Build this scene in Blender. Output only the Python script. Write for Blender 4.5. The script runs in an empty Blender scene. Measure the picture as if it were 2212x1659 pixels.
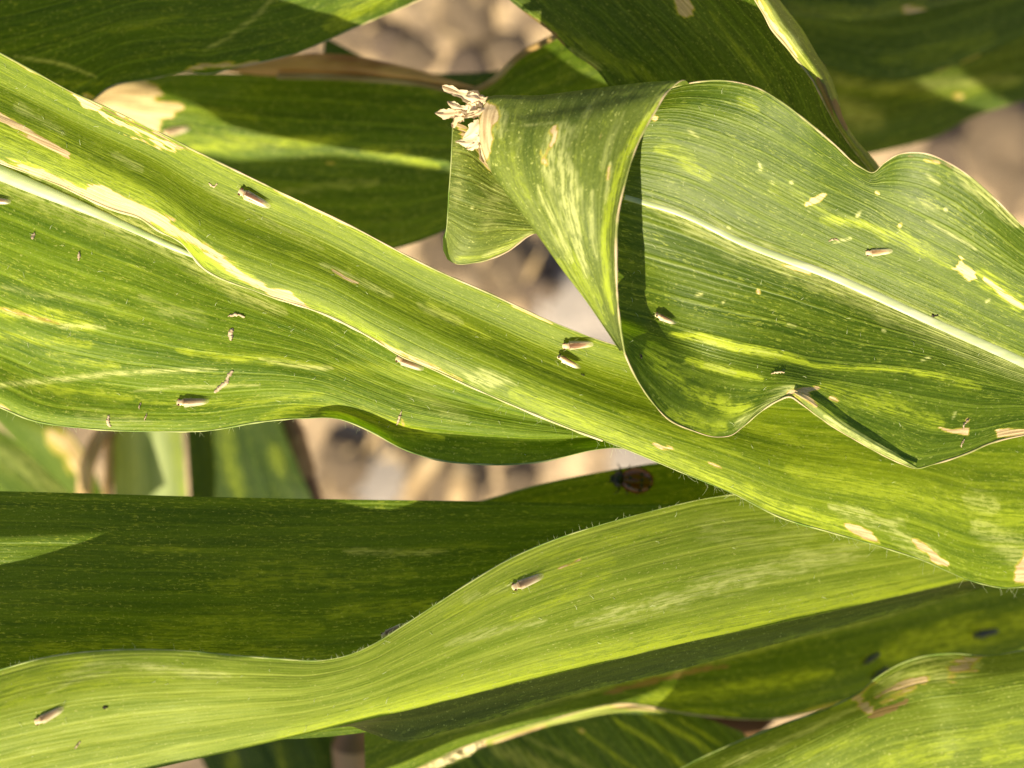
import bpy, bmesh, math, random
import numpy as np
from mathutils import Vector, Matrix
from mathutils.bvhtree import BVHTree

S = bpy.context.scene
COL = S.collection
R = math.radians
# ------------------------------------------------------------------ camera, sky, sun, exposure
CD = 0.200                      # camera height over the focus plane (m)
K = 0.12807 / 2212.0            # metres per picture unit at the focus plane
cam = bpy.data.objects.new('camera', bpy.data.cameras.new('camera'))
COL.objects.link(cam)
cam.location = (0, 0, CD)
cam.data.sensor_width = 36
cam.data.lens = 36 * CD / 0.12807
cam.data.clip_start = 0.005
cam.data.clip_end = 100
cam.data.dof.use_dof = True
cam.data.dof.focus_distance = CD - 0.001
cam.data.dof.aperture_fstop = 15
S.camera = cam

TS = Vector((-0.367, -0.967, 1.0)).normalized()      # towards the sun
elev = math.asin(TS.z)
w = bpy.data.worlds.new('World'); S.world = w; w.use_nodes = True
nt = w.node_tree
sky = nt.nodes.new('ShaderNodeTexSky'); sky.sky_type = 'NISHITA'; sky.sun_disc = False
sky.sun_elevation = elev
sky.sun_rotation = math.atan2(TS.x, TS.y)
bg = nt.nodes['Background']; bg.inputs[1].default_value = 0.05
nt.links.new(sky.outputs[0], bg.inputs[0])
sun = bpy.data.objects.new('sun', bpy.data.lights.new('sun', 'SUN'))
COL.objects.link(sun)
sun.data.energy = 4.6; sun.data.angle = R(0.5); sun.data.color = (1.0, 0.87, 0.56)
sun.rotation_euler = TS.to_track_quat('Z', 'Y').to_euler()
S.view_settings.view_transform = 'Standard'; S.view_settings.look = 'None'
S.view_settings.gamma = 1; S.view_settings.use_curve_mapping = False
S.view_settings.exposure = 1.44
S.cycles.max_bounces = 10; S.cycles.transmission_bounces = 6; S.cycles.diffuse_bounces = 5
S.cycles.transparent_max_bounces = 8

rng = random.Random(7)

# ------------------------------------------------------------------ small helpers
def W(px, py, z):
    """picture place at real height z (mm) -> world metres"""
    s = K * (CD - z * .001) / CD
    return np.array([(px - 1106) * s, (829.5 - py) * s, z * .001])

def hermite(pts, n, power=1.0):
    p = np.array(pts, float)
    d = np.linalg.norm(np.diff(p[:, :2], axis=0), axis=1)
    t = np.concatenate([[0], np.cumsum(d)])
    t /= t[-1]
    m = np.zeros_like(p)
    dt = np.diff(t)[:, None]; sl = np.diff(p, axis=0) / dt
    m[0] = sl[0]; m[-1] = sl[-1]
    m[1:-1] = (sl[:-1] * dt[1:] + sl[1:] * dt[:-1]) / (dt[1:] + dt[:-1])
    x = np.linspace(0, 1, n)
    return herm_eval(t, p, m, x)

def herm_eval(t, p, m, x):
    i = np.clip(np.searchsorted(t, x, side='right') - 1, 0, len(t) - 2)
    h = (t[i + 1] - t[i]); s = (x - t[i]) / h
    sh = (len(x),) + (1,) * (p.ndim - 1)
    s = s.reshape(sh); h = h.reshape(sh)
    return ((2*s**3 - 3*s**2 + 1) * p[i] + (s**3 - 2*s**2 + s) * h * m[i]
            + (-2*s**3 + 3*s**2) * p[i + 1] + (s**3 - s**2) * h * m[i + 1])

def across(vs, rows, n):
    t = np.array(vs, float); p = np.array(rows)
    m = np.zeros_like(p)
    dt = np.diff(t)[:, None, None]; sl = np.diff(p, axis=0) / dt
    m[0] = sl[0]; m[-1] = sl[-1]
    if len(t) > 2:
        m[1:-1] = (sl[:-1] * dt[1:] + sl[1:] * dt[:-1]) / (dt[1:] + dt[:-1])
    return herm_eval(t, p, m, np.linspace(0, 1, n))

def vnoise(x, y, seed=0):
    xi = np.floor(x).astype(np.int64); yi = np.floor(y).astype(np.int64)
    fx = x - xi; fy = y - yi
    fx = fx*fx*(3 - 2*fx); fy = fy*fy*(3 - 2*fy)
    def h(a, b):
        n = (a * 374761393 + b * 668265263 + seed * 144665) & 0x7fffffff
        n = ((n ^ (n >> 13)) * 1274126177) & 0x7fffffff
        return ((n ^ (n >> 16)) & 0xffff) / 65535.0
    return ((h(xi, yi)*(1-fx) + h(xi+1, yi)*fx)*(1-fy) + (h(xi, yi+1)*(1-fx) + h(xi+1, yi+1)*fx)*fy) * 2 - 1

def fnoise(x, y, seed=0, o=3):
    r = 0; a = 1
    for k in range(o):
        r = r + a * vnoise(x * 2**k, y * 2**k, seed + k * 17); a *= .55
    return r

def sstep(a, b, x):
    t = np.clip((x - a) / (b - a), 0, 1); return t*t*(3 - 2*t)

def seg_dist(X, Y, pts):
    """distance to polyline and running parameter 0..1"""
    p = np.array(pts, float); best = np.full(X.shape, 1e9); par = np.zeros(X.shape)
    L = np.concatenate([[0], np.cumsum(np.linalg.norm(np.diff(p, axis=0), axis=1))]); T = max(L[-1], 1e-6)
    for a, b, l0, l1 in zip(p[:-1], p[1:], L[:-1], L[1:]):
        d = b - a; q = max(d @ d, 1e-9)
        t = np.clip(((X - a[0]) * d[0] + (Y - a[1]) * d[1]) / q, 0, 1)
        dd = np.hypot(X - a[0] - t*d[0], Y - a[1] - t*d[1])
        k = dd < best; best = np.where(k, dd, best); par = np.where(k, (l0 + t*(l1 - l0)) / T, par)
    return best, par

def poly_sd(X, Y, pts):
    d, _ = seg_dist(X, Y, list(pts) + [pts[0]])
    ins = np.zeros(X.shape, bool); p = np.array(pts, float); n = len(p)
    for i in range(n):
        a, b = p[i], p[(i + 1) % n]
        c = ((a[1] > Y) != (b[1] > Y))
        with np.errstate(divide='ignore', invalid='ignore'):
            xx = (b[0] - a[0]) * (Y - a[1]) / (b[1] - a[1] + 1e-12) + a[0]
        ins ^= c & (X < xx)
    return np.where(ins, -d, d)

def new_mesh(name, verts, faces, mat, parent=None, smooth=True):
    me = bpy.data.meshes.new(name)
    verts = np.asarray(verts, float)
    if parent is not None: verts = verts - np.array(parent.location)
    me.from_pydata([tuple(v) for v in verts], [], [tuple(int(i) for i in f) for f in faces])
    me.materials.append(mat)
    if smooth: me.polygons.foreach_set('use_smooth', [True] * len(me.polygons))
    o = bpy.data.objects.new(name, me); COL.objects.link(o)
    if parent: o.parent = parent
    return o

def tag(o, label=None, cat=None, group=None, kind=None):
    if label: o['label'] = label
    if cat: o['category'] = cat
    if group: o['group'] = group
    if kind: o['kind'] = kind
    return o

def empty(name, loc, label=None, cat=None, group=None):
    o = bpy.data.objects.new(name, None); COL.objects.link(o); o.location = loc
    o.empty_display_size = .005
    return tag(o, label, cat, group)

def tube(pts, rad, seg=5, closed_end=True):
    pts = [Vector(p) for p in pts]; V = []; F = []
    n = len(pts)
    for i, p in enumerate(pts):
        d = (pts[min(i+1, n-1)] - pts[max(i-1, 0)]).normalized()
        a = d.orthogonal().normalized() if i == 0 else (a - d * a.dot(d)).normalized()
        b = d.cross(a); r = rad[i] if hasattr(rad, '__len__') else rad
        for k in range(seg):
            t = 2*math.pi*k/seg
            V.append(p + a * (r*math.cos(t)) + b * (r*math.sin(t)))
    for i in range(n - 1):
        for k in range(seg):
            F.append((i*seg+k, i*seg+(k+1) % seg, (i+1)*seg+(k+1) % seg, (i+1)*seg+k))
    if closed_end:
        F.append(tuple(range(seg))[::-1]); F.append(tuple((n-1)*seg+k for k in range(seg)))
    return [tuple(v) for v in V], F

# ------------------------------------------------------------------ materials
def N(nt, t, **kw):
    n = nt.nodes.new(t)
    for k, v in kw.items():
        if k == 'inp':
            for a, b in v.items(): n.inputs[a].default_value = b
        else: setattr(n, k, v)
    return n

def math_n(nt, op, a, b=None, clamp=False, c=None):
    n = nt.nodes.new('ShaderNodeMath'); n.operation = op; n.use_clamp = clamp
    for i, x in enumerate((a, b, c)):
        if x is None: continue
        if isinstance(x, (int, float)): n.inputs[i].default_value = x
        else: nt.links.new(x, n.inputs[i])
    return n.outputs[0]

def mixc(nt, f, a, b):
    n = nt.nodes.new('ShaderNodeMix'); n.data_type = 'RGBA'
    if isinstance(f, (int, float)): n.inputs[0].default_value = f
    else: nt.links.new(f, n.inputs[0])
    for i, x in ((6, a), (7, b)):
        if isinstance(x, tuple): n.inputs[i].default_value = x + (1,)
        else: nt.links.new(x, n.inputs[i])
    return n.outputs[2]

def mapr(nt, x, a, b, c=0., d=1., smooth=True):
    n = nt.nodes.new('ShaderNodeMapRange'); n.clamp = True
    if smooth: n.interpolation_type = 'SMOOTHSTEP'
    nt.links.new(x, n.inputs[0])
    for i, v in zip((1, 2, 3, 4), (a, b, c, d)): n.inputs[i].default_value = v
    return n.outputs[0]

def uvnoise(nt, u, v, su, sv, seed, detail=3, rough=.55):
    c = nt.nodes.new('ShaderNodeCombineXYZ')
    nt.links.new(math_n(nt, 'MULTIPLY', u, su), c.inputs[0])
    nt.links.new(math_n(nt, 'MULTIPLY', v, sv), c.inputs[1])
    c.inputs[2].default_value = seed
    n = nt.nodes.new('ShaderNodeTexNoise'); n.inputs['Scale'].default_value = 1
    n.inputs['Detail'].default_value = detail; n.inputs['Roughness'].default_value = rough
    nt.links.new(c.outputs[0], n.inputs['Vector'])
    return n.outputs[0]

def leaf_mat(name, dark=(.050, .092, .007), light=(.105, .165, .016), yel=(.38, .46, .028), seed=0.,
             chlor=.5, trans=.42, rough=.42, vein=1., dust=.3, spec=.28, bump=1., reg=.6):
    m = bpy.data.materials.new(name); m.use_nodes = True; nt = m.node_tree
    for n in list(nt.nodes): nt.nodes.remove(n)
    L = nt.links.new
    uvn = nt.nodes.new('ShaderNodeUVMap'); uvn.uv_map = 'UVMap'
    sp = nt.nodes.new('ShaderNodeSeparateXYZ'); L(uvn.outputs[0], sp.inputs[0])
    u, v = sp.outputs[0], sp.outputs[1]
    # slight wander of the fibres
    wob = uvnoise(nt, u, v, .08, .25, seed + 9, 2)
    v2 = math_n(nt, 'ADD', v, math_n(nt, 'MULTIPLY', math_n(nt, 'SUBTRACT', wob, .5), .45))
    big = uvnoise(nt, u, v2, .035, .22, seed + 1, 3)
    band = uvnoise(nt, u, v2, .03, 1.1, seed + 2, 3)
    fib = uvnoise(nt, u, v2, .22, 5.0, seed + 3, 3, .6)
    mot = uvnoise(nt, u, v2, .9, 3.2, seed + 4, 4, .65)
    grain = uvnoise(nt, u, v2, 5., 9., seed + 5, 2, .7)
    t = math_n(nt, 'ADD', math_n(nt, 'MULTIPLY', band, .68), math_n(nt, 'MULTIPLY', fib, .32))
    t = mapr(nt, t, .33, .67)
    base = mixc(nt, t, dark, light)
    # minute veins, every fifth one stronger
    s1 = math_n(nt, 'SINE', math_n(nt, 'MULTIPLY', v2, 2*math.pi/.46))
    s1 = mapr(nt, s1, -.4, 1.)
    fine = uvnoise(nt, u, v2, .05, 2.6, seed + 12, 2, .7)
    s1 = math_n(nt, 'MULTIPLY', s1, mapr(nt, uvnoise(nt, u, v2, .06, .8, seed + 11, 3, .6), .34, .60, .3, 1.))
    s1 = math_n(nt, 'ADD', math_n(nt, 'MULTIPLY', s1, reg), math_n(nt, 'MULTIPLY', mapr(nt, fine, .35, .68), 1.1 - reg))
    s2 = math_n(nt, 'SINE', math_n(nt, 'MULTIPLY', v2, 2*math.pi/2.35))
    s2 = mapr(nt, s2, .86, 1.)
    vpal = (light[0]*1.45+.01, light[1]*1.35+.01, light[2]*1.6+.006)
    vm = math_n(nt, 'MAXIMUM', math_n(nt, 'MULTIPLY', s1, .30 * vein), math_n(nt, 'MULTIPLY', s2, .85 * vein))
    vm = math_n(nt, 'MULTIPLY', vm, mapr(nt, fib, .3, .6, .35, 1.))
    base = mixc(nt, vm, base, vpal)
    # mottled chlorosis in streaks
    c1 = mapr(nt, big, .60 - .22*chlor, .80 - .2*chlor)
    c2 = mapr(nt, mot, .46, .62)
    c3 = mapr(nt, uvnoise(nt, u, v2, .10, 1.9, seed + 6, 4, .6), .50, .66)
    cm = math_n(nt, 'MULTIPLY', math_n(nt, 'MULTIPLY', c1, c3), math_n(nt, 'ADD', math_n(nt, 'MULTIPLY', c2, .7), .3))
    at = nt.nodes.new('ShaderNodeAttribute'); at.attribute_name = 'yel'
    ya = at.outputs['Fac']
    # attribute, yellowing and some painted light: broken up along the fibres
    strk = math_n(nt, 'ADD', math_n(nt, 'MULTIPLY', uvnoise(nt, u, v2, .30, 5.5, seed + 13, 3, .65), .6), math_n(nt, 'MULTIPLY', mot, .4))
    strk = mapr(nt, strk, .43, .55, .16, 1.)
    yb = math_n(nt, 'MULTIPLY', math_n(nt, 'MINIMUM', ya, 1.2), strk)
    hi = mapr(nt, ya, 1.02, 1.12)
    yb = math_n(nt, 'MAXIMUM', yb, hi)
    cm = math_n(nt, 'MAXIMUM', math_n(nt, 'MULTIPLY', cm, min(1, chlor * 1.2)), yb)
    base = mixc(nt, math_n(nt, 'MULTIPLY', cm, .95), base, yel)
    # short light dashes held between the veins
    dsh = mapr(nt, uvnoise(nt, u, v2, 1.0, 6.5, seed + 15, 2, .6), .55, .67)
    dar = mapr(nt, uvnoise(nt, u, v2, .09, .9, seed + 16, 3, .6), .40, .62, .12, 1.)
    base = mixc(nt, math_n(nt, 'MULTIPLY', math_n(nt, 'MULTIPLY', dsh, dar), .25 + .55 * chlor), base, tuple(.75 * c_ + .05 * k_ for c_, k_ in zip(yel, (1, 1, .6))))
    # pale scratches / wax, and a painted spot of sun
    at = nt.nodes.new('ShaderNodeAttribute'); at.attribute_name = 'pale'
    pl = math_n(nt, 'MULTIPLY', at.outputs['Fac'], math_n(nt, 'MAXIMUM', math_n(nt, 'MULTIPLY', strk, .85), mapr(nt, at.outputs['Fac'], .84, .95)))
    base = mixc(nt, pl, base, (.62, .64, .26))
    # dusty flecks
    fl = uvnoise(nt, u, v2, 2.0, 4.2, seed + 7, 2, .6)
    flm = math_n(nt, 'MULTIPLY', mapr(nt, fl, .645, .69), .95 * min(1, dust * 2.2 + .08))
    base = mixc(nt, flm, base, (.40, .43, .13))
    hz = math_n(nt, 'MULTIPLY', mapr(nt, math_n(nt, 'ADD', math_n(nt, 'MULTIPLY', big, .5), math_n(nt, 'MULTIPLY', grain, .5)), .42, .62), .30 * dust)
    base = mixc(nt, hz, base, (.26, .31, .070))
    wx = mapr(nt, uvnoise(nt, u, v2, 2.6, 3.6, seed + 17, 3, .6), .54, .68)
    base = mixc(nt, math_n(nt, 'MULTIPLY', wx, min(.24, .05 + .5*dust*vein)), base, (.30, .36, .12))
    # damage
    at = nt.nodes.new('ShaderNodeAttribute'); at.attribute_name = 'necro'
    na = math_n(nt, 'ADD', at.outputs['Fac'], math_n(nt, 'MULTIPLY', math_n(nt, 'SUBTRACT', mot, .5), .8))
    na = math_n(nt, 'ADD', na, math_n(nt, 'MULTIPLY', math_n(nt, 'SUBTRACT', fib, .5), .9))
    na = math_n(nt, 'MULTIPLY', na, mapr(nt, at.outputs['Fac'], .02, .12))
    nh = mapr(nt, na, .03, .42)
    nm = mapr(nt, na, .40, .68)
    nr = math_n(nt, 'MULTIPLY', mapr(nt, na, .34, .44), mapr(nt, na, .64, .50))
    base = mixc(nt, math_n(nt, 'MULTIPLY', nh, .8), base, (.46, .42, .06))
    necc = mixc(nt, mapr(nt, fib, .35, .65), (.38, .26, .14), (.64, .49, .29))
    base = mixc(nt, nm, base, necc)
    base = mixc(nt, math_n(nt, 'MULTIPLY', nr, .45), base, (.26, .16, .05))
    at = nt.nodes.new('ShaderNodeAttribute'); at.attribute_name = 'brown'
    ba = mapr(nt, math_n(nt, 'ADD', at.outputs['Fac'], math_n(nt, 'MULTIPLY', math_n(nt, 'SUBTRACT', mot, .5), .7)), .35, .65)
    base = mixc(nt, ba, base, mixc(nt, band, (.13, .08, .025), (.32, .23, .10)))
    g = math_n(nt, 'ADD', .74, math_n(nt, 'MULTIPLY', grain, .52))
    vmul = nt.nodes.new('ShaderNodeVectorMath'); vmul.operation = 'SCALE'
    L(base, vmul.inputs[0]); L(g, vmul.inputs['Scale'])
    colr = vmul.outputs[0]
    # transmitted light is yellower
    tc = nt.nodes.new('ShaderNodeVectorMath'); tc.operation = 'MULTIPLY'
    L(colr, tc.inputs[0]); tc.inputs[1].default_value = (1.30, 1.55, .25)
    # bump
    h = math_n(nt, 'ADD', math_n(nt, 'MULTIPLY', s1, .9), math_n(nt, 'MULTIPLY', s2, 1.2))
    h = math_n(nt, 'ADD', h, math_n(nt, 'MULTIPLY', fib, 1.0))
    h = math_n(nt, 'ADD', h, math_n(nt, 'MULTIPLY', grain, .9))
    bp = nt.nodes.new('ShaderNodeBump'); bp.inputs['Strength'].default_value = 1.
    bp.inputs['Distance'].default_value = .000035 * bump
    L(h, bp.inputs['Height'])
    pr = nt.nodes.new('ShaderNodeBsdfPrincipled')
    L(colr, pr.inputs['Base Color']); L(bp.outputs[0], pr.inputs['Normal'])
    pr.inputs['Specular IOR Level'].default_value = spec
    L(math_n(nt, 'ADD', rough, math_n(nt, 'MULTIPLY', mot, .22)), pr.inputs['Roughness'])
    tr = nt.nodes.new('ShaderNodeBsdfTranslucent')
    L(tc.outputs[0], tr.inputs['Color']); L(bp.outputs[0], tr.inputs['Normal'])
    mx = nt.nodes.new('ShaderNodeMixShader')
    tf = math_n(nt, 'MULTIPLY', math_n(nt, 'SUBTRACT', 1.0, math_n(nt, 'MULTIPLY', nm, .5)), trans)
    L(tf, mx.inputs[0]); L(pr.outputs[0], mx.inputs[1]); L(tr.outputs[0], mx.inputs[2])
    out = nt.nodes.new('ShaderNodeOutputMaterial'); L(mx.outputs[0], out.inputs[0])
    return m

def plain_mat(name, c1, c2, scale=300., rough=.6, trans=0., detail=4, stretch=(1, 1, 1), bump=0., spec=.4):
    m = bpy.data.materials.new(name); m.use_nodes = True; nt = m.node_tree; L = nt.links.new
    pr = nt.nodes['Principled BSDF']
    tc = nt.nodes.new('ShaderNodeTexCoord'); mp = nt.nodes.new('ShaderNodeMapping')
    mp.inputs['Scale'].default_value = stretch
    L(tc.outputs['Object'], mp.inputs[0])
    n = nt.nodes.new('ShaderNodeTexNoise'); n.inputs['Scale'].default_value = scale; n.inputs['Detail'].default_value = detail
    L(mp.outputs[0], n.inputs['Vector'])
    f = mapr(nt, n.outputs[0], .36, .64)
    c = mixc(nt, f, c1, c2); L(c, pr.inputs['Base Color'])
    pr.inputs['Roughness'].default_value = rough; pr.inputs['Specular IOR Level'].default_value = spec
    if bump:
        bp = nt.nodes.new('ShaderNodeBump'); bp.inputs['Distance'].default_value = bump
        L(n.outputs[0], bp.inputs['Height']); L(bp.outputs[0], pr.inputs['Normal'])
    if trans:
        tr = nt.nodes.new('ShaderNodeBsdfTranslucent'); L(c, tr.inputs['Color'])
        mx = nt.nodes.new('ShaderNodeMixShader'); mx.inputs[0].default_value = trans
        L(pr.outputs[0], mx.inputs[1]); L(tr.outputs[0], mx.inputs[2])
        L(mx.outputs[0], nt.nodes['Material Output'].inputs[0])
    return m

# ------------------------------------------------------------------ leaf surfaces
BVH = {}
def surface(name, rows, vs, mat, parent=None, feats=(), step=3.6, vstep=2.6, seed=1, edge=(0, 0), rip=0.6, ripf=None, cut=None):
    """rows: long curves (px,py,z mm) running along the fibres; vs: their place across (0..1)"""
    lens = [np.sum(np.linalg.norm(np.diff(np.array(r)[:, :2].astype(float), axis=0), axis=1)) for r in rows]
    nu = max(8, int(max(lens) / step))
    cur = [hermite(r, nu) for r in rows]
    mid = [np.mean(np.linalg.norm(np.diff(np.array(c)[:, :2], axis=0), axis=1)) for c in cur]
    wid = sum(np.mean(np.linalg.norm(a[:, :2] - b[:, :2], axis=1)) for a, b in zip(cur[:-1], cur[1:]))
    nv = max(6, int(wid / vstep))
    G = across(vs, cur, nv)                               # nv, nu, 3
    X, Y, Z = G[..., 0], G[..., 1], G[..., 2]
    U = np.broadcast_to(np.linspace(0, 1, nu) * np.mean(lens) * K * 1000, (nv, nu))
    V = np.broadcast_to(np.linspace(0, 1, nv)[:, None] * wid * K * 1000, (nv, nu))
    # low undulation of the blade, growing to the margins
    if rip:
        e = np.abs(np.linspace(-1, 1, nv))[:, None]
        Z = Z + rip * (.35 + .65 * e) * fnoise(U / 14., V / 7., seed, 3) * .55
        Z = Z + .10 * rip * fnoise(U / 5., V / 1.3, seed + 40, 2)
    s = K * (CD - Z * .001) / CD
    P = np.stack([(X - 1106) * s, (829.5 - Y) * s, Z * .001], -1).reshape(-1, 3)
    if parent is not None: P = P - np.array(parent.location)
    idx = np.arange(nv * nu).reshape(nv, nu)
    q = np.stack([idx[:-1, :-1], idx[:-1, 1:], idx[1:, 1:], idx[1:, :-1]], -1).reshape(-1, 4)
    nj = 7.
    A = {k: np.zeros((nv, nu)) for k in ('necro', 'yel', 'pale', 'brown', 'cut')}
    for i, f in enumerate(feats):
        ch, typ, pts, wd = f[:4]
        st = f[4] if len(f) > 4 else 1.
        jag = f[5] if len(f) > 5 else 1.
        n1 = fnoise(U / 2.2, V / .42, seed * 31 + i * 7, 3)
        if typ == 'line':
            d, t = seg_dist(X, Y, pts)
            ww = wd * (np.sqrt(np.clip(1 - (2*t - 1)**4, 0, 1)) * .85 + .15)
            soft = .55 if ch in ('necro', 'brown') or st > 1 else 1.0
            msk = sstep(soft, -soft * .8, (d - ww * (.85 + .6 * jag * n1)) / (ww + 1.5))
        else:
            d = poly_sd(X, Y, pts)
            msk = sstep(wd, -wd, d + jag * 5. * n1)
        A[ch] = np.maximum(A[ch], st * msk)
    vv = np.linspace(0, 1, nv)[:, None] * wid
    for sd, wv in (('a', edge[0]), ('b', edge[1])):
        if wv:
            d = vv if sd == 'a' else wid - vv
            n1 = fnoise(U / 3., V * 0 + (0 if sd == 'a' else 50), seed + 5, 3)
            A['pale'] = np.maximum(A['pale'], sstep(wv * (1.2 + n1), 0, d) * .8)
    if A['cut'].any():
        keep = (A['cut'].reshape(-1)[q].max(axis=1) < .5)
        q = q[keep]
    me = bpy.data.meshes.new(name)
    me.vertices.add(len(P)); me.vertices.foreach_set('co', P.astype(np.float32).ravel())
    me.loops.add(q.size); me.loops.foreach_set('vertex_index', q.astype(np.int32).ravel())
    me.polygons.add(len(q)); me.polygons.foreach_set('loop_start', np.arange(0, q.size, 4, dtype=np.int32))
    me.polygons.foreach_set('use_smooth', np.ones(len(q), bool))
    me.update(calc_edges=True)
    uv = me.uv_layers.new(name='UVMap')
    UVf = np.stack([U.reshape(-1), V.reshape(-1)], -1)[q.ravel()]
    uv.data.foreach_set('uv', UVf.astype(np.float32).ravel())
    for k in ('necro', 'yel', 'pale', 'brown'):
        a = me.attributes.new(k, 'FLOAT', 'POINT'); a.data.foreach_set('value', A[k].astype(np.float32).ravel())
    me.validate(); me.materials.append(mat)
    o = bpy.data.objects.new(name, me); COL.objects.link(o)
    if parent is not None: o.parent = parent
    wp = (P + np.array(parent.location)) if parent is not None else P
    o_grid = wp.reshape(nv, nu, 3)
    return o, o_grid, q, wp

def bvh(*surfs):
    V = []; F = []
    for s in surfs:
        o = len(V); V += [tuple(p) for p in s[3]]; F += [tuple(int(i) + o for i in f) for f in s[2]]
    return BVHTree.FromPolygons(V, F)

def rim(grid, side, r, mat, parent, u0=0., u1=1., name='margin', seed=3):
    g = grid[0] if side == 'a' else grid[-1] if side == 'b' else grid[:, 0] if side == 'l' else grid[:, -1]
    n = len(g); g = g[int(u0*n):max(int(u1*n), 2)][::2]
    k_ = np.arange(len(g)); rr = r * np.clip(.85 + .55 * vnoise(k_ / 12., k_*0., seed) + .35 * vnoise(k_ / 3., k_*0. + 5, seed), .15, 2)
    v, f = tube(g, rr, 6); return new_mesh(name, v, f, mat, parent)

def lerp_row(a, b, t, dz=None, n=24, sh=None):
    A = hermite(a, n); B = hermite(b, n); C = A * (1 - t) + B * t
    if dz is not None:
        z = np.interp(np.linspace(0, 1, n), np.linspace(0, 1, len(dz)), dz)
        C[:, 2] += z
    return [tuple(c) for c in C]

def base_of(pts):
    return tuple(W(*pts))

rim_m = plain_mat('leaf_rim', (.26, .30, .08), (.62, .48, .32), 260, .5, .3)
rim_w = plain_mat('bleached_rim', (.42, .44, .18), (.72, .64, .42), 320, .5, .35)
rim_g = plain_mat('green_rim', (.16, .26, .04), (.42, .46, .18), 260, .5, .3)
hair_m = plain_mat('leaf_hair', (.55, .62, .35), (.7, .75, .5), 500, .4, .4)

def hairs(grid, side, cnt, u0, u1, parent, out=(0, -1), Lm=(.5, 1.6), seed=2, name='margin_hair'):
    g = grid[0] if side == 'a' else grid[-1]; n = len(g); V = []; F = []; r = random.Random(seed)
    for i in range(cnt):
        p = Vector(g[int((u0 + (u1-u0)*r.random()) * (n-1))]); L = r.uniform(*Lm) * .001
        d = Vector((out[0] + r.uniform(-.7, .7), out[1] + r.uniform(-.3, .3), r.uniform(-.2, .7))).normalized()
        c = Vector((r.uniform(-1, 1), r.uniform(-.5, .5), r.uniform(-.6, .2))) * L * .5
        pts = [p + d*L*t + c*t*t for t in (0, .35, .7, 1)]
        v, f = tube(pts, [.000018, .000014, .00001, .000005], 3)
        o = len(V); V += v; F += [tuple(k + o for k in q) for q in f]
    return tag(new_mesh(name, V, F, hair_m, parent), kind='stuff')

# ------------------------------------------------------------------ the ground far below
def build_ground():
    m = bpy.data.materials.new('dry_soil'); m.use_nodes = True; nt = m.node_tree; L = nt.links.new
    pr = nt.nodes['Principled BSDF']; pr.inputs['Roughness'].default_value = .9
    tc = nt.nodes.new('ShaderNodeTexCoord')
    def nz(sc, det=4, ro=.6):
        n = nt.nodes.new('ShaderNodeTexNoise'); n.inputs['Scale'].default_value = sc
        n.inputs['Detail'].default_value = det; n.inputs['Roughness'].default_value = ro
        L(tc.outputs['Object'], n.inputs['Vector']); return n.outputs[0]
    a = mapr(nt, nz(38), .38, .62); b = mapr(nt, nz(110), .42, .6); c = mapr(nt, nz(420, 3), .4, .6)
    col = mixc(nt, a, (.15, .105, .07), (.40, .285, .18))
    col = mixc(nt, math_n(nt, 'MULTIPLY', b, .7), col, (.46, .34, .22))
    col = mixc(nt, math_n(nt, 'MULTIPLY', c, .5), col, (.11, .085, .07))
    L(col, pr.inputs['Base Color'])
    n = 260
    # fine in the middle, spreading to the horizon
    t = np.linspace(-1, 1, n); ax = np.sign(t) * (np.abs(t) * .30 + np.abs(t)**9 * 40)
    Xg, Yg = np.meshgrid(ax, ax + .05)
    fade = np.exp(-(np.maximum(np.abs(Xg), np.abs(Yg)) / .9)**2)
    Zg = -.36 + fade * (.0045 * fnoise(Xg*45, Yg*45, 5, 4) + .006 * fnoise(Xg*14, Yg*14, 9, 2))
    P = np.stack([Xg, Yg, Zg], -1).reshape(-1, 3); idx = np.arange(n*n).reshape(n, n)
    q = np.stack([idx[:-1, :-1], idx[:-1, 1:], idx[1:, 1:], idx[1:, :-1]], -1).reshape(-1, 4)
    g = new_mesh('ground', P, q, m); tag(g, kind='structure')
build_ground()

# ================================================================== THE MAIZE LEAVES
LEAF_GROUP = 'maize leaves crossing each other'
def leaf_root(pt, label, cat='maize leaf', name='maize_leaf'):
    return empty(name, base_of(pt), label, cat, LEAF_GROUP)

# ---- long channelled leaf running corner to corner -------------------------------
m1 = leaf_mat('leaf_green_channelled', dark=(.068, .120, .002), light=(.162, .224, .006), seed=1.3, chlor=.55, trans=.42, dust=.16, vein=.75, bump=.6)
L1 = leaf_root((1100, 760, 0), 'long channelled maize leaf crossing the whole picture, its edges chewed and cream')
E0 = [(-400,-90,1.5),(-250,-10,1.5),(0,115,1.5),(80,158,1.5),(153,198,1.5),(230,232,1.5),(347,288,1.5),(451,340,1.5),(600,412,1.5),(768,493,1.2),(873,549,1),(935,580,1),(1060,635,.6),(1199,698,0),(1331,746,-1),(1480,775,-2.5),(1600,780,-3.5),(1900,765,-7),(2212,770,-10),(2500,790,-13)]
E1 = [(-400,180,0),(-250,250,0),(0,352,0),(120,397,0),(250,455,0),(300,470,0),(345,500,0),(385,520,0),(440,580,0),(560,632,0),(713,684,0),(807,733,0),(869,771,0),(921,792,0),(1026,840,-.2),(1130,885,-.5),(1234,927,-.8),(1338,965,-1.2),(1481,1024,-2),(1583,1066,-3),(1687,1118,-4),(1791,1149,-5),(1909,1183,-6),(2000,1213,-7),(2093,1253,-8),(2173,1270,-9),(2212,1268,-9.5),(2500,1340,-12)]
r_v = lerp_row(E0, E1, .30, [-.9, -1.0, -1.0, -1.0, -1.1, -1.0])
r_m = lerp_row(E0, E1, .46, [-.2, -.3, -.45, -.5, -.45, -.4])
r_r = lerp_row(E0, E1, .64, [.7, .6, .6, .6, .7, .8])
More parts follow.
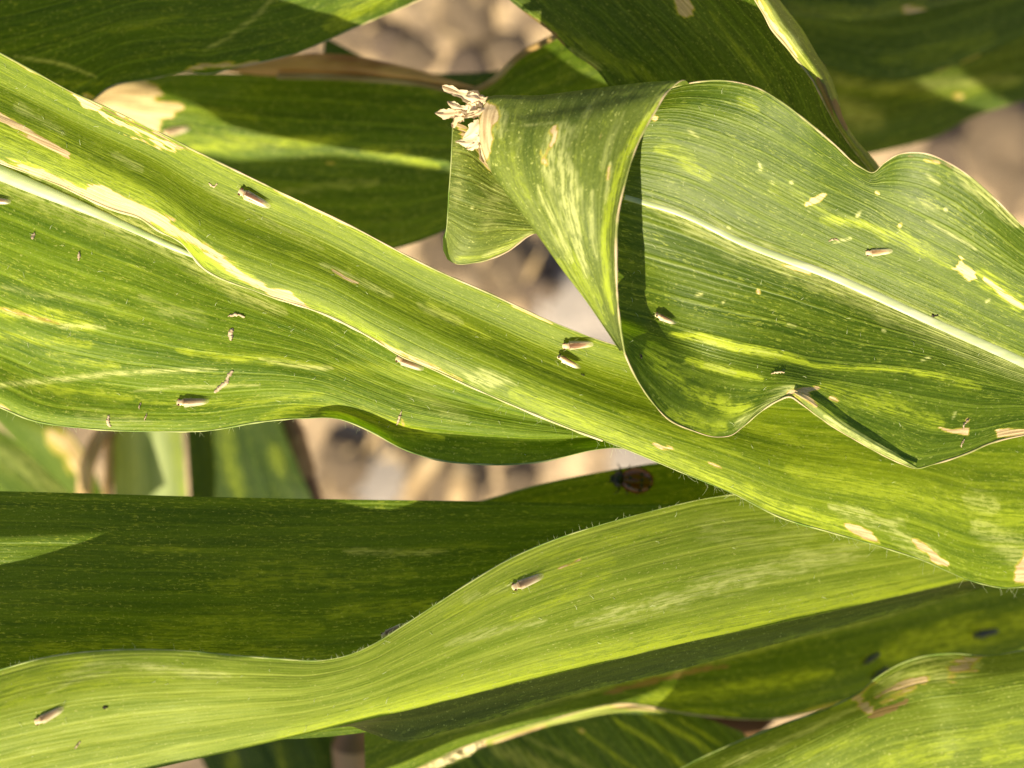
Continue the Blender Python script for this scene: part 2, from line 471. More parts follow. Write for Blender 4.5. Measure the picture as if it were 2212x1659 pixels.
r_r2 = lerp_row(E0, E1, .84, [.7, .7, .6, .6, .6, .6])
f1 = [('necro','line',[(-60,60),(0,112),(60,148),(95,165)],3.2,1,.8),
      ('necro','poly',[(150,198),(165,212),(180,232),(205,238),(222,232),(196,212)],3,1,.6),
      ('necro','line',[(215,240),(260,264),(300,286),(350,304),(395,320)],9,1,2.4),
      ('necro','line',[(400,316),(480,352),(560,392)],2.6,1,1),
      ('necro','line',[(590,408),(680,452),(760,490)],2.2,1,1),
      ('yel','line',[(-30,80),(200,222),(400,325),(700,468),(1000,612)],9,.55),
      ('necro','line',[(-50,225),(0,252),(60,285),(100,310),(148,332)],8,1,.8),
      ('necro','poly',[(60,290),(100,300),(150,328),(148,342),(110,325)],3,1,.6),
      ('yel','line',[(-50,262),(80,318),(200,372),(320,450),(420,510)],34,.85),
      ('yel','line',[(150,395),(260,448),(340,490),(430,545),(520,600)],14,.9),
      ('necro','poly',[(190,400),(225,402),(270,425),(330,455),(378,475),(360,482),(320,478),(275,465),(240,462),(215,440),(188,418)],5,1,.8),
      ('necro','line',[(-20,352),(60,378),(115,398),(180,440),(240,465)],5,.9,1),
      ('necro','line',[(150,402),(230,440),(330,478),(440,532),(500,575)],8,.8,1.2),('necro','line',[(-20,345),(60,370),(150,408),(230,445),(330,488)],11,.85,1.6),('necro','line',[(330,470),(420,520),(520,590),(600,640)],7,.85,1.4),('necro','line',[(790,722),(870,764),(930,792),(1000,822)],4,.7,1.4),('necro','line',[(440,545),(520,600),(560,622)],5,.7,1),('yel','line',[(20,345),(200,420),(400,530),(560,615)],20,1.1,.8),
      ('necro','poly',[(545,618),(560,626),(600,622),(625,628),(650,650),(700,685),(760,712),(790,732),(770,724),(700,690),(610,648)],3,1,.5),
      ('necro','line',[(760,712),(800,735),(845,758)],3,.8,.6),
      ('yel','line',[(600,628),(700,672),(800,722),(880,770)],14,.8),
      ('pale','line',[(690,570),(740,590),(790,615),(850,640)],6,.75),
      ('necro','line',[(715,582),(745,600),(775,612)],3.2,.75,.8),
      ('yel','line',[(620,545),(760,600),(880,665),(990,720)],12,.55),
      ('pale','line',[(900,655),(960,680),(1000,700)],8,.4),
      ('yel','line',[(920,655),(1000,700),(1060,732)],7,.8),
      ('pale','poly',[(1000,800),(1050,800),(1095,812),(1110,825),(1060,838),(1020,826)],10,.75,1.6),
      ('pale','line',[(880,760),(960,790),(1040,815)],12,.3),
      ('yel','line',[(1100,845),(1200,885),(1300,930),(1420,985),(1560,1040)],22,.8),
      ('yel','line',[(1190,880),(1300,925),(1420,975)],8,1),
      ('yel','line',[(1500,1015),(1650,1082),(1800,1135),(1900,1175)],16,1),
      ('necro','line',[(1410,958),(1430,966),(1455,970)],5,.75,1),
      ('necro','line',[(1530,998),(1560,1012)],4,.75,1),
      ('yel','line',[(1340,890),(1480,930),(1600,985)],13,.5),
      ('yel','line',[(1580,905),(1750,960),(1900,1000)],16,.45),
      ('necro','poly',[(1820,1128),(1850,1135),(1880,1150),(1900,1172),(1870,1165),(1835,1145)],4,1,.7),
      ('pale','line',[(1790,1090),(1860,1115),(1930,1140),(1980,1180),(2030,1210)],13,.6,1.6),
      ('necro','line',[(1970,1165),(2010,1190),(2030,1215)],6,.8,1.3),
      ('necro','line',[(2010,1205),(2050,1218)],7,.8,1),
      ('pale','line',[(2100,1130),(2180,1180),(2240,1230)],22,.5),
      ('necro','poly',[(2195,1225),(2215,1190),(2240,1230),(2220,1262),(2195,1258)],6,.9,1),
      ('pale','line',[(2080,1075),(2120,1085),(2160,1100)],14,.5),
      ('yel','line',[(1700,1010),(1900,1060),(2050,1090),(2260,1130)],30,.6),
      ('pale','line',[(30,225),(90,260),(140,290)],8,.4,1.5),
      ('pale','line',[(240,330),(310,370)],7,.4),('pale','line',[(440,400),(560,470),(700,540)],9,.25),
      ('brown','line',[(140,193),(230,238),(300,272),(410,326)],1.4,.9,.5),
      ('brown','line',[(1090,648),(1140,672),(1190,694)],1.8,.8,.5),
      ('necro','line',[(1105,660),(1150,680),(1195,700)],2.0,.9,.5)]
s1 = surface('blade', [E0, r_v, r_m, r_r, r_r2, E1], [0, .30, .46, .64, .84, 1], m1, L1, f1, seed=11, rip=.12)
rim(s1[1], 'a', .00010, rim_m, L1); rim(s1[1], 'b', .00013, rim_w, L1, .08, .6); rim(s1[1], 'b', .00008, rim_g, L1, .6, 1.)
hairs(s1[1], 'b', 90, .52, .93, L1)

# ---- broad left leaf lying under it --------------------------------------------
m2 = leaf_mat('leaf_green_broad', dark=(.050, .106, .002), light=(.132, .208, .006), seed=4.7, chlor=.6, trans=.40, dust=.20, vein=.85, bump=.7)
L2 = leaf_root((400, 700, -2), 'broad light green maize leaf at the left with white midrib and wavy lower edge')
T = [(-400,70,-3),(-250,140,-3),(0,255,-2.8),(330,405,-2.8),(700,580,-3),(1000,725,-3.4),(1340,870,-5.6),(1550,950,-8)]
Mr = [(-400,200,-2.2),(-250,265,-2),(0,368,-1.6),(120,418,-1.6),(250,475,-1.8),(345,520,-2),(600,640,-2.4),(900,790,-3),(1340,942,-5),(1550,1020,-7)]
Ra = [(-400,770,-1),(-250,800,-1),(0,850,-.6),(60,878,-.6),(180,902,-.4),(330,909,-.2),(450,907,-.2),(560,890,-.6),(650,882,-1.2),(730,890,-2.2),(800,915,-3.0),(860,935,-3.3),(930,945,-3.6),(1040,953,-4),(1150,957,-4.6),(1330,953,-6),(1550,1030,-8)]
Rb = [(-400,800,-1.2),(-250,830,-1),(0,880,-.8),(60,905,-.8),(180,925,-.6),(330,932,-.4),(450,930,-.4),(560,912,-.6),(650,904,-.6),(730,905,-.6),(800,932,-.9),(860,965,-1.1),(930,990,-1.3),(1040,1003,-1.8),(1150,1000,-2.6),(1330,968,-4.6),(1550,1040,-8)]
q1 = lerp_row(Mr, Ra, .33, [.6, .8, .6, -.2, 0]); q2 = lerp_row(Mr, Ra, .62, [.3, .2, .9, .5, 0]); q3 = lerp_row(Mr, Ra, .85, [-.3, -.9, .4, .6, 0])
f2 = [('pale','line',[(300,500),(380,548),(440,588),(520,634),(620,678)],13,.7,.4),('pale','line',[(-80,330),(0,372),(100,415),(200,460),(300,498),(380,535)],20,1,.3),
      ('pale','line',[(-80,360),(0,398),(150,455),(300,512),(430,560)],26,.35,.3),
      ('yel','poly',[(-30,660),(0,664),(60,660),(130,665),(180,690),(225,708),(170,715),(110,700),(40,690),(-30,680)],8,.85,1.6),
      ('necro','line',[(-20,664),(10,668),(60,682),(130,700)],3.5,.55,1),
      ('pale','line',[(-30,662),(60,684),(120,702),(230,708)],4.5,.85,1.),
      ('yel','line',[(-30,720),(80,735),(200,745)],9,.7),('yel','line',[(100,765),(200,785),(260,790)],8,.7),
      ('pale','line',[(-60,838),(0,832),(110,822),(200,812),(330,802),(470,798)],4.4,.95,.6),
      ('yel','line',[(60,830),(180,848),(290,860)],9,.7),
      ('pale','line',[(290,845),(380,836),(470,834),(560,832)],3.2,.7,.6),
      ('yel','line',[(380,755),(470,768),(560,775),(640,785),(700,792)],8,.9),
      ('pale','line',[(560,775),(610,785),(660,792),(720,796)],4.5,.9,.8),
      ('yel','line',[(700,792),(820,795),(900,812),(1000,842)],10,.6),
      ('yel','line',[(560,905),(660,880),(780,895),(860,925),(930,945)],12,.75),
      ('yel','line',[(800,895),(880,925),(960,948)],7,1),
      ('pale','line',[(300,640),(380,672),(450,700)],13,.28,1.5),
      ('pale','line',[(880,850),(960,880),(1010,905)],18,.25,1.8),
      ('necro','line',[(-60,870),(0,884),(25,896)],9,.9,.6),('necro','line',[(30,903),(70,915),(110,922)],2.8,.9,1),
      ('pale','line',[(0,620),(120,640),(240,655)],6,.35),('pale','line',[(160,895),(250,905),(330,912)],9,.25,1.8),
      ('yel','line',[(300,868),(430,872),(560,868),(700,850)],7,.55),
      ('necro','line',[(868,905),(872,920)],3,.6,.8)]
s2 = surface('blade', [T, Mr, q1, q2, q3, Ra, Rb], [0, .17, .42, .65, .83, .94, 1], m2, L2, f2, seed=23, rip=.45)
rim(s2[1], 'b', .00009, rim_g, L2)
mid_m = plain_mat('midrib_pale', (.36, .46, .20), (.58, .64, .38), 400, .38, .35, stretch=(.3, 1, 1), spec=.6)
mid_w = plain_mat('midrib_white', (.36, .43, .22), (.58, .62, .40), 400, .38, .3, stretch=(.3, 1, 1), spec=.5)
def midrib(path, w0, w1, parent, lift=.12, n=160, mat=None):
    c = hermite(path, n); V = []; F = []
    for i, p in enumerate(c):
        a = c[max(i-1, 0)]; b = c[min(i+1, n-1)]; t = (b - a)[:2]; t /= np.linalg.norm(t); nn = np.array([-t[1], t[0]])
        wd = w0 + (w1 - w0) * i / (n - 1)
        for k in range(7):
            s_ = (k - 3) / 3.
            V.append(W(p[0] + nn[0]*wd*s_, p[1] + nn[1]*wd*s_, p[2] + lift * (1 - s_*s_) * wd / 6. - (.05 if abs(s_) == 1 else 0)))
    for i in range(n - 1):
        for k in range(6): F.append((i*7+k, i*7+k+1, (i+1)*7+k+1, (i+1)*7+k))
    return new_mesh('midrib', V, F, mat or mid_m, parent)
midrib([(x, y + 2, z + .20) for x, y, z in [(-250,262,-2),(0,372,-1.6),(120,422,-1.6),(250,478,-1.8),(345,520,-2),(430,556,-2.4),(500,584,-2.9)]], 23, 3, L2)
hairs(s2[1], 'b', 40, .1, .62, L2, seed=5, Lm=(.3, .9))

def surface_hairs(sf, cnt, parent, seed):
    g = sf[1]; nv, nu, _ = g.shape; r = random.Random(seed); V = []; F = []
    for i in range(cnt):
        a = r.randrange(3, nv-4); b = r.randrange(3, nu-4); p = Vector(g[a, b]); px = 1106 + p.x/K; py = 829.5 - p.y/K
        n = (Vector(g[a, b+2]) - p).cross(Vector(g[a+2, b]) - p).normalized()
        if n.z < 0: n = -n
        t = Vector((r.uniform(-1, 1), r.uniform(-1, 1), 0)).normalized(); L = r.uniform(.25, .8)*.001; q = t.cross(n)*r.uniform(-.6, .6)
        pts = [p + n*.00002, p + n*L*.25 + t*L*.4 + q*L*.1, p + n*L*.2 + t*L*.8 + q*L*.6, p + n*.00005 + t*L + q*L]
        v, f = tube(pts, [.000022, .00002, .000014, .000008], 3); o = len(V); V += v; F += [tuple(k + o for k in x) for x in f]
    return tag(new_mesh('leaf_fuzz', V, F, hair_m, parent), kind='stuff')
surface_hairs(s2, 150, L2, 4); surface_hairs(s1, 130, L1, 5)

# ---- dark leaf at the top left ---------------------------------------------------
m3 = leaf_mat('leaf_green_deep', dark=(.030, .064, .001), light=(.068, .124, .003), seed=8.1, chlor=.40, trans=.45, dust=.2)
L3 = leaf_root((300, 50, -22), 'dark shaded maize leaf filling the top left corner')
A3 = [(-400,-420,-20),(0,-400,-20),(500,-380,-21),(1000,-420,-22),(1300,-450,-22)]
B3 = [(-400,390,-25),(-100,330,-25),(120,255,-25),(205,213,-25),(226,196,-25),(340,168,-25),(406,155,-25),(444,160,-25),(500,148,-25),(639,115,-25),(768,59,-25),(905,0,-25),(1100,-100,-25),(1300,-220,-25)]
f3 = [('pale','line',[(30,122),(90,130),(140,140),(210,167)],2.6,.75,1),('necro','line',[(395,156),(420,148),(450,140),(520,142),(560,132)],6,.75,1),
      ('pale','line',[(440,110),(500,75),(560,30),(600,-20)],3.5,.5,1.6),('yel','line',[(240,70),(330,50),(400,30)],5,.4),
      ('yel','line',[(700,60),(780,20),(860,-15)],16,.75),('yel','line',[(60,170),(150,180),(240,180)],6,.4),('necro','line',[(180,205),(205,212)],6,.6)]
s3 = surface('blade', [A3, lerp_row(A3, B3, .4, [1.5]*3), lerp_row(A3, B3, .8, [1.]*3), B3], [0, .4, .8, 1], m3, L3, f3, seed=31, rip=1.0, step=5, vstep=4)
rim(s3[1], 'b', .00010, rim_m, L3)

# ---- leaf behind, with the torn straw patch --------------------------------------
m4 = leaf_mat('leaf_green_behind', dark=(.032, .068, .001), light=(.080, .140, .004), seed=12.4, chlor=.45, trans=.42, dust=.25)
L4 = leaf_root((650, 300, -42), 'shaded maize leaf behind with a straw coloured torn patch and brown curled upper edge')
A4 = [(205,216,-50),(226,190,-50),(300,168,-50),(420,158,-49),(500,159,-48),(640,161,-46),(800,166,-43),(900,177,-41),(1030,191,-38),(1065,172,-37),(1110,130,-36),(1195,82,-36),(1300,20,-36),(1450,-60,-36)]
B4 = [(150,300,-52),(300,420,-51),(500,520,-48),(700,547,-45),(860,536,-42),(930,512,-40),(1000,480,-38),(1150,450,-37),(1300,440,-36),(1500,430,-36)]
f4 = [('necro','poly',[(190,190),(260,170),(310,172),(345,190),(350,205),(330,215),(390,225),(395,235),(365,250),(345,260),(340,290),(350,300),(300,300),(180,230)],5,1,.9),
      ('brown','line',[(205,224),(290,224),(350,214)],1.4,.62,.4),('brown','line',[(230,205),(300,200)],1.2,.6,.4),('brown','line',[(290,242),(340,236)],1.2,.6,.4),('brown','line',[(314,196),(322,203)],4,.6,1),('yel','line',[(400,322),(520,312),(640,305),(760,300)],11,.8),  # the yellow stroke paints extra sun onto the lit wedge
      ('yel','line',[(360,295),(460,300),(600,296)],7,.5),('yel','line',[(780,325),(860,335),(950,362)],10,.8),
      ('yel','line',[(450,245),(560,255)],10,.45),('pale','line',[(580,420),(700,400),(820,395)],7,.3,1.6),
      ('yel','line',[(400,235),(480,240)],5,.4),('necro','line',[(705,352),(722,352)],4,.6),('brown','line',[(1080,160),(1120,126),(1190,86)],3,.7)]
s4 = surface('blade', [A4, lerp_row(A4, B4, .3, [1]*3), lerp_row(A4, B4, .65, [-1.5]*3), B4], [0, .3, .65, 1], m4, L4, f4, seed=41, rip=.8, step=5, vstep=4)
brown_m = plain_mat('dry_margin', (.20, .085, .02), (.50, .32, .12), 160, .6, .35, stretch=(.25, 1, 1))
tan_m = plain_mat('tan_margin', (.38, .24, .09), (.58, .42, .20), 260, .6, .35, stretch=(.25, 1, 1))
u4 = [(470,150,-46),(560,130,-45),(650,117,-43.5),(760,120,-41.5),(830,134,-40),(900,150,-39),(970,172,-38),(1032,189,-37.5)]
l4 = [(470,152,-46.5),(560,163,-45.5),(650,166,-44.5),(760,167,-42.5),(830,172,-41),(900,180,-40),(970,188,-38.5),(1034,194,-37.6)]
c4 = hermite(u4, 80); d4 = hermite(l4, 80)
V = []; F = []
for i in range(80):
    for k in range(9):
        t = k / 8; p = c4[i]*(1-t) + d4[i]*t; V.append(W(p[0], p[1], p[2] + 1.2*math.sin(t*math.pi)))
for i in range(79):
    for k in range(8): F.append((i*9+k, i*9+k+1, i*9+k+10, i*9+k+9))
tag(new_mesh('curled_margin', V, F, brown_m, L4), 'dry brown margin curled over')
v, f = tube([W(x, y - 2, z + .8) for x, y, z in hermite([(600,166,-44.5),(760,170,-42.3),(900,181,-40),(1034,193,-37.5),(1070,172,-36.5),(1115,128,-35.5),(1200,80,-35.5)], 60)], .0005, 6)
new_mesh('margin', v, f, tan_m, L4)

# ---- dark leaf coming down from the top, right margin rolled over ----------------
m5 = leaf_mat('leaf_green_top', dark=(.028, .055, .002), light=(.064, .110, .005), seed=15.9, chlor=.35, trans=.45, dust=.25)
L5 = leaf_root((1500, 150, -16), 'dark maize leaf coming down from the top edge, right margin rolled over and sunlit')
A5 = [(820,-300,-14),(960,-140,-15),(1100,0,-16),(1150,40,-16),(1190,70,-16),(1215,95,-16),(1240,118,-16),(1285,148,-16.5),(1315,185,-17),(1420,290,-18),(1600,430,-20),(1800,520,-24)]
B5 = [(1480,-300,1),(1590,-140,0),(1684,0,-.5),(1732,62,-1),(1763,115,-1.5),(1795,167,-3),(1809,208,-4.5),(1819,250,-6.5),(1847,299,-10),(1892,351,-14),(1940,430,-20),(1960,520,-25)]
f5 = [('brown','line',[(1095,0),(1150,44),(1190,76),(1215,100),(1240,124),(1290,152)],8,.7,1.2),('necro','line',[(1185,75),(1215,105),(1245,128)],5,.6,1),
      ('pale','line',[(1230,105),(1275,130),(1300,150)],6,.5,1.),('yel','line',[(1140,30),(1200,70),(1290,110),(1370,170)],12,.4),
      ('necro','poly',[(1455,-10),(1485,-10),(1498,15),(1495,35),(1478,40),(1462,30)],4,.75,.5),
      ('yel','line',[(1530,20),(1580,90),(1660,180)],6,.35),('yel','line',[(1350,130),(1420,180),(1500,240)],9,.35)]
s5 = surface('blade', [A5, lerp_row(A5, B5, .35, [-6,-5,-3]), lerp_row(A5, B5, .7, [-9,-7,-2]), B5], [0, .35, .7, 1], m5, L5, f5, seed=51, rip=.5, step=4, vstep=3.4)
I5 = [(1440,-300,4),(1550,-140,3.4),(1631,0,3),(1652,35,2.8),(1666,62,2.6),(1690,90,2.3),(1715,121,1.9),(1756,174,.2),(1774,208,-1.4),(1795,250,-3.8),(1826,299,-7.5),(1875,362,-12.5),(1930,435,-19)]
O5 = [(x + 1, y, z) for x, y, z in B5[:-1]]
m5b = leaf_mat('leaf_rolled_margin', dark=(.13, .17, .02), light=(.24, .28, .04), seed=18.2, chlor=.8, trans=.35, dust=.5)
f5b = [('necro','line',[(1640,0),(1662,45),(1700,100),(1720,125)],9,.85,1),('pale','line',[(1650,0),(1690,70),(1730,115)],16,.6,1.2),
       ('brown','line',[(1765,165),(1790,215),(1810,245),(1830,280)],11,.8,.8),('yel','line',[(1690,0),(1730,70),(1750,110)],9,.6)]
s5b = surface('rolled_margin', [I5, lerp_row(I5, O5, .5, [2.2]*3), O5], [0, .5, 1], m5b, L5, f5b, seed=52, rip=.1, step=4, vstep=2.5)
s5b[0]['label'] = 'sunlit yellowish margin rolled over the blade'
rim(s5b[1], 'a', .00012, rim_m, L5)

# ---- the big leaf at the right that folds back over itself -----------------------
m6 = leaf_mat('leaf_green_folded', dark=(.036, .074, .002), light=(.088, .136, .006), seed=21.5, chlor=.42, trans=.36, dust=.12, vein=.95, rough=.34, spec=.30, bump=.85, reg=.85)
L6 = leaf_root((1700, 600, 3), 'large maize leaf at the right, white midrib, tip folded back over itself and torn')
U6 = [(2500,640,3),(2330,560,4),(2212,490,5),(2150,430,6.5),(2060,358,8),(1990,330,8.2),(1940,334,7),(1910,352,5.6),(1885,373,4.6),(1860,362,5),(1800,310,6.6),(1750,268,7.8),(1690,222,8.4),(1640,192,8),(1580,176,7),(1500,178,5.5),(1420,200,4),(1300,260,2)]
M6 = [(2500,920,-4),(2330,840,-2.5),(2212,783,-1.2),(2000,688,0),(1800,598,.5),(1600,522,1),(1480,465,1.2),(1350,425,1.2),(1200,400,.5)]
D6 = [(2500,985,-4),(2330,925,-2),(2212,940,0),(2138,958,1),(2090,979,1.6),(2013,1004,2.2),(1979,1012,2.2),(1944,1000,2.6),(1861,958,3.6),(1812,930,4.2),(1757,892,4.8),(1730,872,5),(1706,857,4.8),(1680,866,4.2),(1640,892,3),(1605,922,1.8),(1580,940,1.4),(1548,944,1.6),(1496,930,2.4),(1444,906,4),(1410,870,5.5),(1385,835,6.5),(1362,793,7.4),(1347,756,8),(1338,715,8)]
a6 = [(2500,745,2),(2212,612,3.6),(2060,520,4.6),(1940,458,4.3),(1860,418,4),(1750,360,5.2),(1640,302,6),(1540,264,6),(1450,246,5.2),(1370,256,4),(1280,300,2)]; b6 = [(2500,832,-1.4),(2212,698,.7),(2000,597,1.8),(1800,510,2.4),(1640,430,3.2),(1500,362,3.8),(1400,338,3),(1270,360,1.2)]
c6 = [(2500,905,-3.6),(2212,812,-1.2),(2040,752,0),(1850,698,1.2),(1700,648,.6),(1520,600,.2),(1400,566,-.2),(1300,540,-.4)]
d6 = [(2500,935,-3.8),(2212,852,-.8),(2040,820,.8),(1960,806,1.6),(1850,795,2.8),(1750,784,3.0),(1680,768,2.2),(1600,752,.6),(1520,732,-.6),(1445,712,-.6),(1380,694,1),(1300,670,2)]
e6 = [(2500,965,-4),(2330,912,-2),(2212,900,-.3),(2100,915,1.2),(2040,912,1.4),(1930,886,2.6),(1850,862,3.6),(1770,836,4.4),(1700,824,4.4),(1650,821,2.6),(1590,810,.8),(1530,793,-.4),(1480,775,0),(1420,752,2),(1370,728,4.5),(1310,700,6)]
f6 = [('pale','line',[(2330,842),(2212,785),(2000,690),(1800,600),(1600,524),(1480,467),(1340,425)],9,.9,.25),
      ('pale','line',[(2330,856),(2212,800),(2000,704),(1800,612),(1600,532),(1480,474),(1400,440)],24,.5,.5),
      ('necro','poly',[(1740,437),(1752,428),(1772,420),(1784,419),(1776,434),(1758,443),(1742,444)],3,1,.4),
      ('necro','poly',[(1690,572),(1725,574),(1745,570),(1757,580),(1750,592),(1730,588),(1710,582)],3,1,.4),
      ('necro','poly',[(1832,925),(1880,929),(1890,926),(1894,942),(1860,938),(1840,934)],3,0,.4),
      ('necro','poly',[(2028,923),(2060,928),(2092,926),(2093,941),(2060,937),(2035,930)],3,1,.4),
      ('necro','poly',[(2150,928),(2200,926),(2240,928),(2240,940),(2190,942),(2155,946)],3,1,.4),
      ('necro','line',[(2086,905),(2093,910)],4.5,.95,.4),('necro','line',[(1635,625),(1641,634)],5,.8,.4),
      ('necro','poly',[(2075,555),(2085,568),(2105,588),(2108,600),(2095,606),(2080,592),(2060,580),(2072,570)],3,1,.8),
      ('necro','line',[(2125,598),(2155,625),(2185,650),(2212,668)],6,.75,1.4),('yel','line',[(2110,585),(2160,628),(2212,668)],14,.9,1.5),
      ('yel','line',[(1770,470),(1830,480),(1870,485)],8,.9,1.3),('yel','line',[(1855,475),(1910,500),(1960,520),(2000,555)],10,.8,1.5),
      ('yel','line',[(1960,515),(2010,550),(2060,580)],9,.8,1.4),('necro','line',[(1940,484),(1948,490)],5,.8,.4),
      ('yel','line',[(1445,720),(1520,730),(1600,752),(1680,768),(1750,785)],10,1.15,.5),
      ('pale','line',[(1500,732),(1600,753),(1690,768)],4,.5,.5),
      ('yel','line',[(1480,775),(1530,790),(1590,805),(1650,820)],10,1.15,.5),('pale','line',[(1520,788),(1590,806)],5,.5,.5),
      ('yel','line',[(1735,783),(1780,794),(1850,795),(1960,798),(2040,820)],7,1.1,.5),
      ('yel','line',[(1770,830),(1850,860),(1930,880),(2040,915)],16,.7,1.2),('yel','line',[(1960,800),(2040,815),(2120,840)],8,.6,1.2),
      ('yel','line',[(1400,740),(1440,800),(1500,850),(1580,890)],18,.8,1.4),('yel','line',[(1540,865),(1590,880),(1630,880)],13,.9,1.2),
      ('yel','line',[(1440,890),(1510,915),(1570,925)],14,.7,1.5),
      ('necro','line',[(1700,850),(1730,845),(1770,838)],6,.85,.8),('necro','line',[(1738,842),(1745,858),(1755,872)],7,.8,.8),
      ('yel','line',[(1735,860),(1780,885),(1830,915)],12,.9,1),('pale','line',[(1745,885),(1790,922),(1850,955),(1940,998)],15,1,1),('pale','line',[(1590,925),(1640,885),(1680,855),(1720,835)],10,.6,1.4),
      ('necro','line',[(1790,858),(1812,868)],5,.7,.8),
      ('yel','line',[(1415,318),(1480,350),(1535,388)],10,.55,2.2),('pale','line',[(1485,278),(1510,300)],4,.6),
      ('yel','line',[(1590,210),(1640,240)],7,.6,1.3),('yel','line',[(1430,300),(1500,335)],6,.5),
      ('necro','line',[(1408,250),(1420,258)],6,.7,1),('necro','line',[(1890,414),(1900,420)],5,.7,.6),
      ('brown','line',[(1960,336),(2010,342),(2060,366)],5,.55,1),('necro','line',[(1995,345),(2030,352)],4,.7,1),
      ('pale','line',[(2060,365),(2130,425),(2200,490)],10,.6,1.),('yel','line',[(1660,395),(1720,420),(1790,465)],12,.4,1.6),
      ('pale','line',[(2000,475),(2060,510),(2110,540)],3,.7,1),('pale','line',[(1980,430),(2030,455)],4,.7,1),('pale','line',[(2000,375),(2030,400)],4,.6,1)]
for (a_, b_) in [((1640,352),(1644,370)),((1665,390),(1672,398)),((1706,392),(1712,398)),((1570,490),(1578,494)),((1745,452),(1750,458)),((2040,450),(2046,456)),((1860,455),(1850,470)),((2140,645),(2128,655)),((1905,712),(1914,718)),((1560,650),(1566,654)),((1500,640),(1520,632)),((1840,515),(1800,525)),((1990,780),(2010,770)),((2065,890),(2058,905)),((1700,700),(1720,706))]:
    f6.append(('pale','line',[a_, b_],2.6,1,1.5))
s6 = surface('blade', [U6, a6, b6, M6, c6, d6, e6, D6], [0, .18, .38, .52, .64, .78, .88, 1], m6, L6, f6, seed=61, rip=.28, step=3.2, vstep=2.4)
rim(s6[1], 'a', .00009, rim_m, L6); rim(s6[1], 'b', .00009, rim_m, L6)
m6r = leaf_mat('leaf_rolled_lip', dark=(.085, .125, .018), light=(.17, .21, .045), seed=27, chlor=.6, trans=.35, dust=.5, vein=.6)
OA = [(1712,853,5.4),(1735,872,5.7),(1757,890,5.6),(1812,929,5),(1861,957,4.4),(1920,988,3.4),(1979,1013,2.8)]
IA = [(1718,845,5.5),(1748,858,5.9),(1776,876,5.7),(1830,916,5.0),(1880,947,4.3),(1933,978,3.4),(1981,1008,2.8)]
s6r = surface('rolled_margin', [OA, lerp_row(OA, IA, .5, [.35]*3), IA], [0, .5, 1], m6r, L6, [('necro','line',[(1716,848),(1745,862),(1765,878)],7,.9,1),('pale','line',[(1780,898),(1850,940),(1960,1000)],7,.8,1),('yel','line',[(1760,870),(1850,930)],6,.6)], seed=64, rip=.1, step=3, vstep=2)
for o_ in (s6r[0],): o_['label'] = 'paler margin rolled up'
midrib([(x, y, z + .12) for x, y, z in M6[:-1]], 13, 6, L6, .08, mat=mid_w)
surface_hairs(s6, 150, L6, 6)
# folded-over part
m6b = leaf_mat('leaf_underside_folded', dark=(.064, .100, .012), light=(.122, .160, .024), seed=25.5, chlor=.45, trans=.34, dust=.4, vein=.8, bump=1.1)
F0 = [(1492,186,4),(1481,174,8),(1446,194,10),(1414,243,11),(1380,305,11.5),(1349,399,12),(1335,462,12),(1331,576,11.5),(1335,660,10.5),(1341,715,9.5),(1350,768,8.5)]
F1 = [(1420,196,3),(1408,178,7.5),(1370,210,11.5),(1340,270,13),(1318,350,13.6),(1305,430,13.5),(1302,520,12.6),(1310,600,11.6),(1325,680,10.4),(1348,764,8.6)]
F2 = [(1310,210,2.5),(1297,190,7),(1270,230,11),(1245,300,13),(1235,380,13.4),(1242,460,12.8),(1262,540,11.6),(1290,620,10.4),(1318,695,9.4),(1346,760,8.6)]
F3 = [(1185,222,2),(1175,206,6),(1150,250,9.6),(1135,320,11),(1145,395,11),(1180,470,10.6),(1218,545,9.8),(1265,630,9.2),(1305,700,8.8),(1343,757,8.6)]
F4 = [(1062,228,1.5),(1055,215,4.5),(1038,245,6),(1037,300,6.5),(1058,362,6.5),(1090,410,6.5),(1130,460,6.6),(1175,521,6.8),(1217,577,7),(1283,664,7.6),(1338,756,8.4)]
F5 = [(1075,240,0),(1070,232,1),(1062,262,1.5),(1062,305,1.5),(1080,355,1.5),(1112,405,1.5),(1150,452,1.8),(1195,515,2.2),(1237,570,3),(1295,655,5),(1340,750,7.6)]
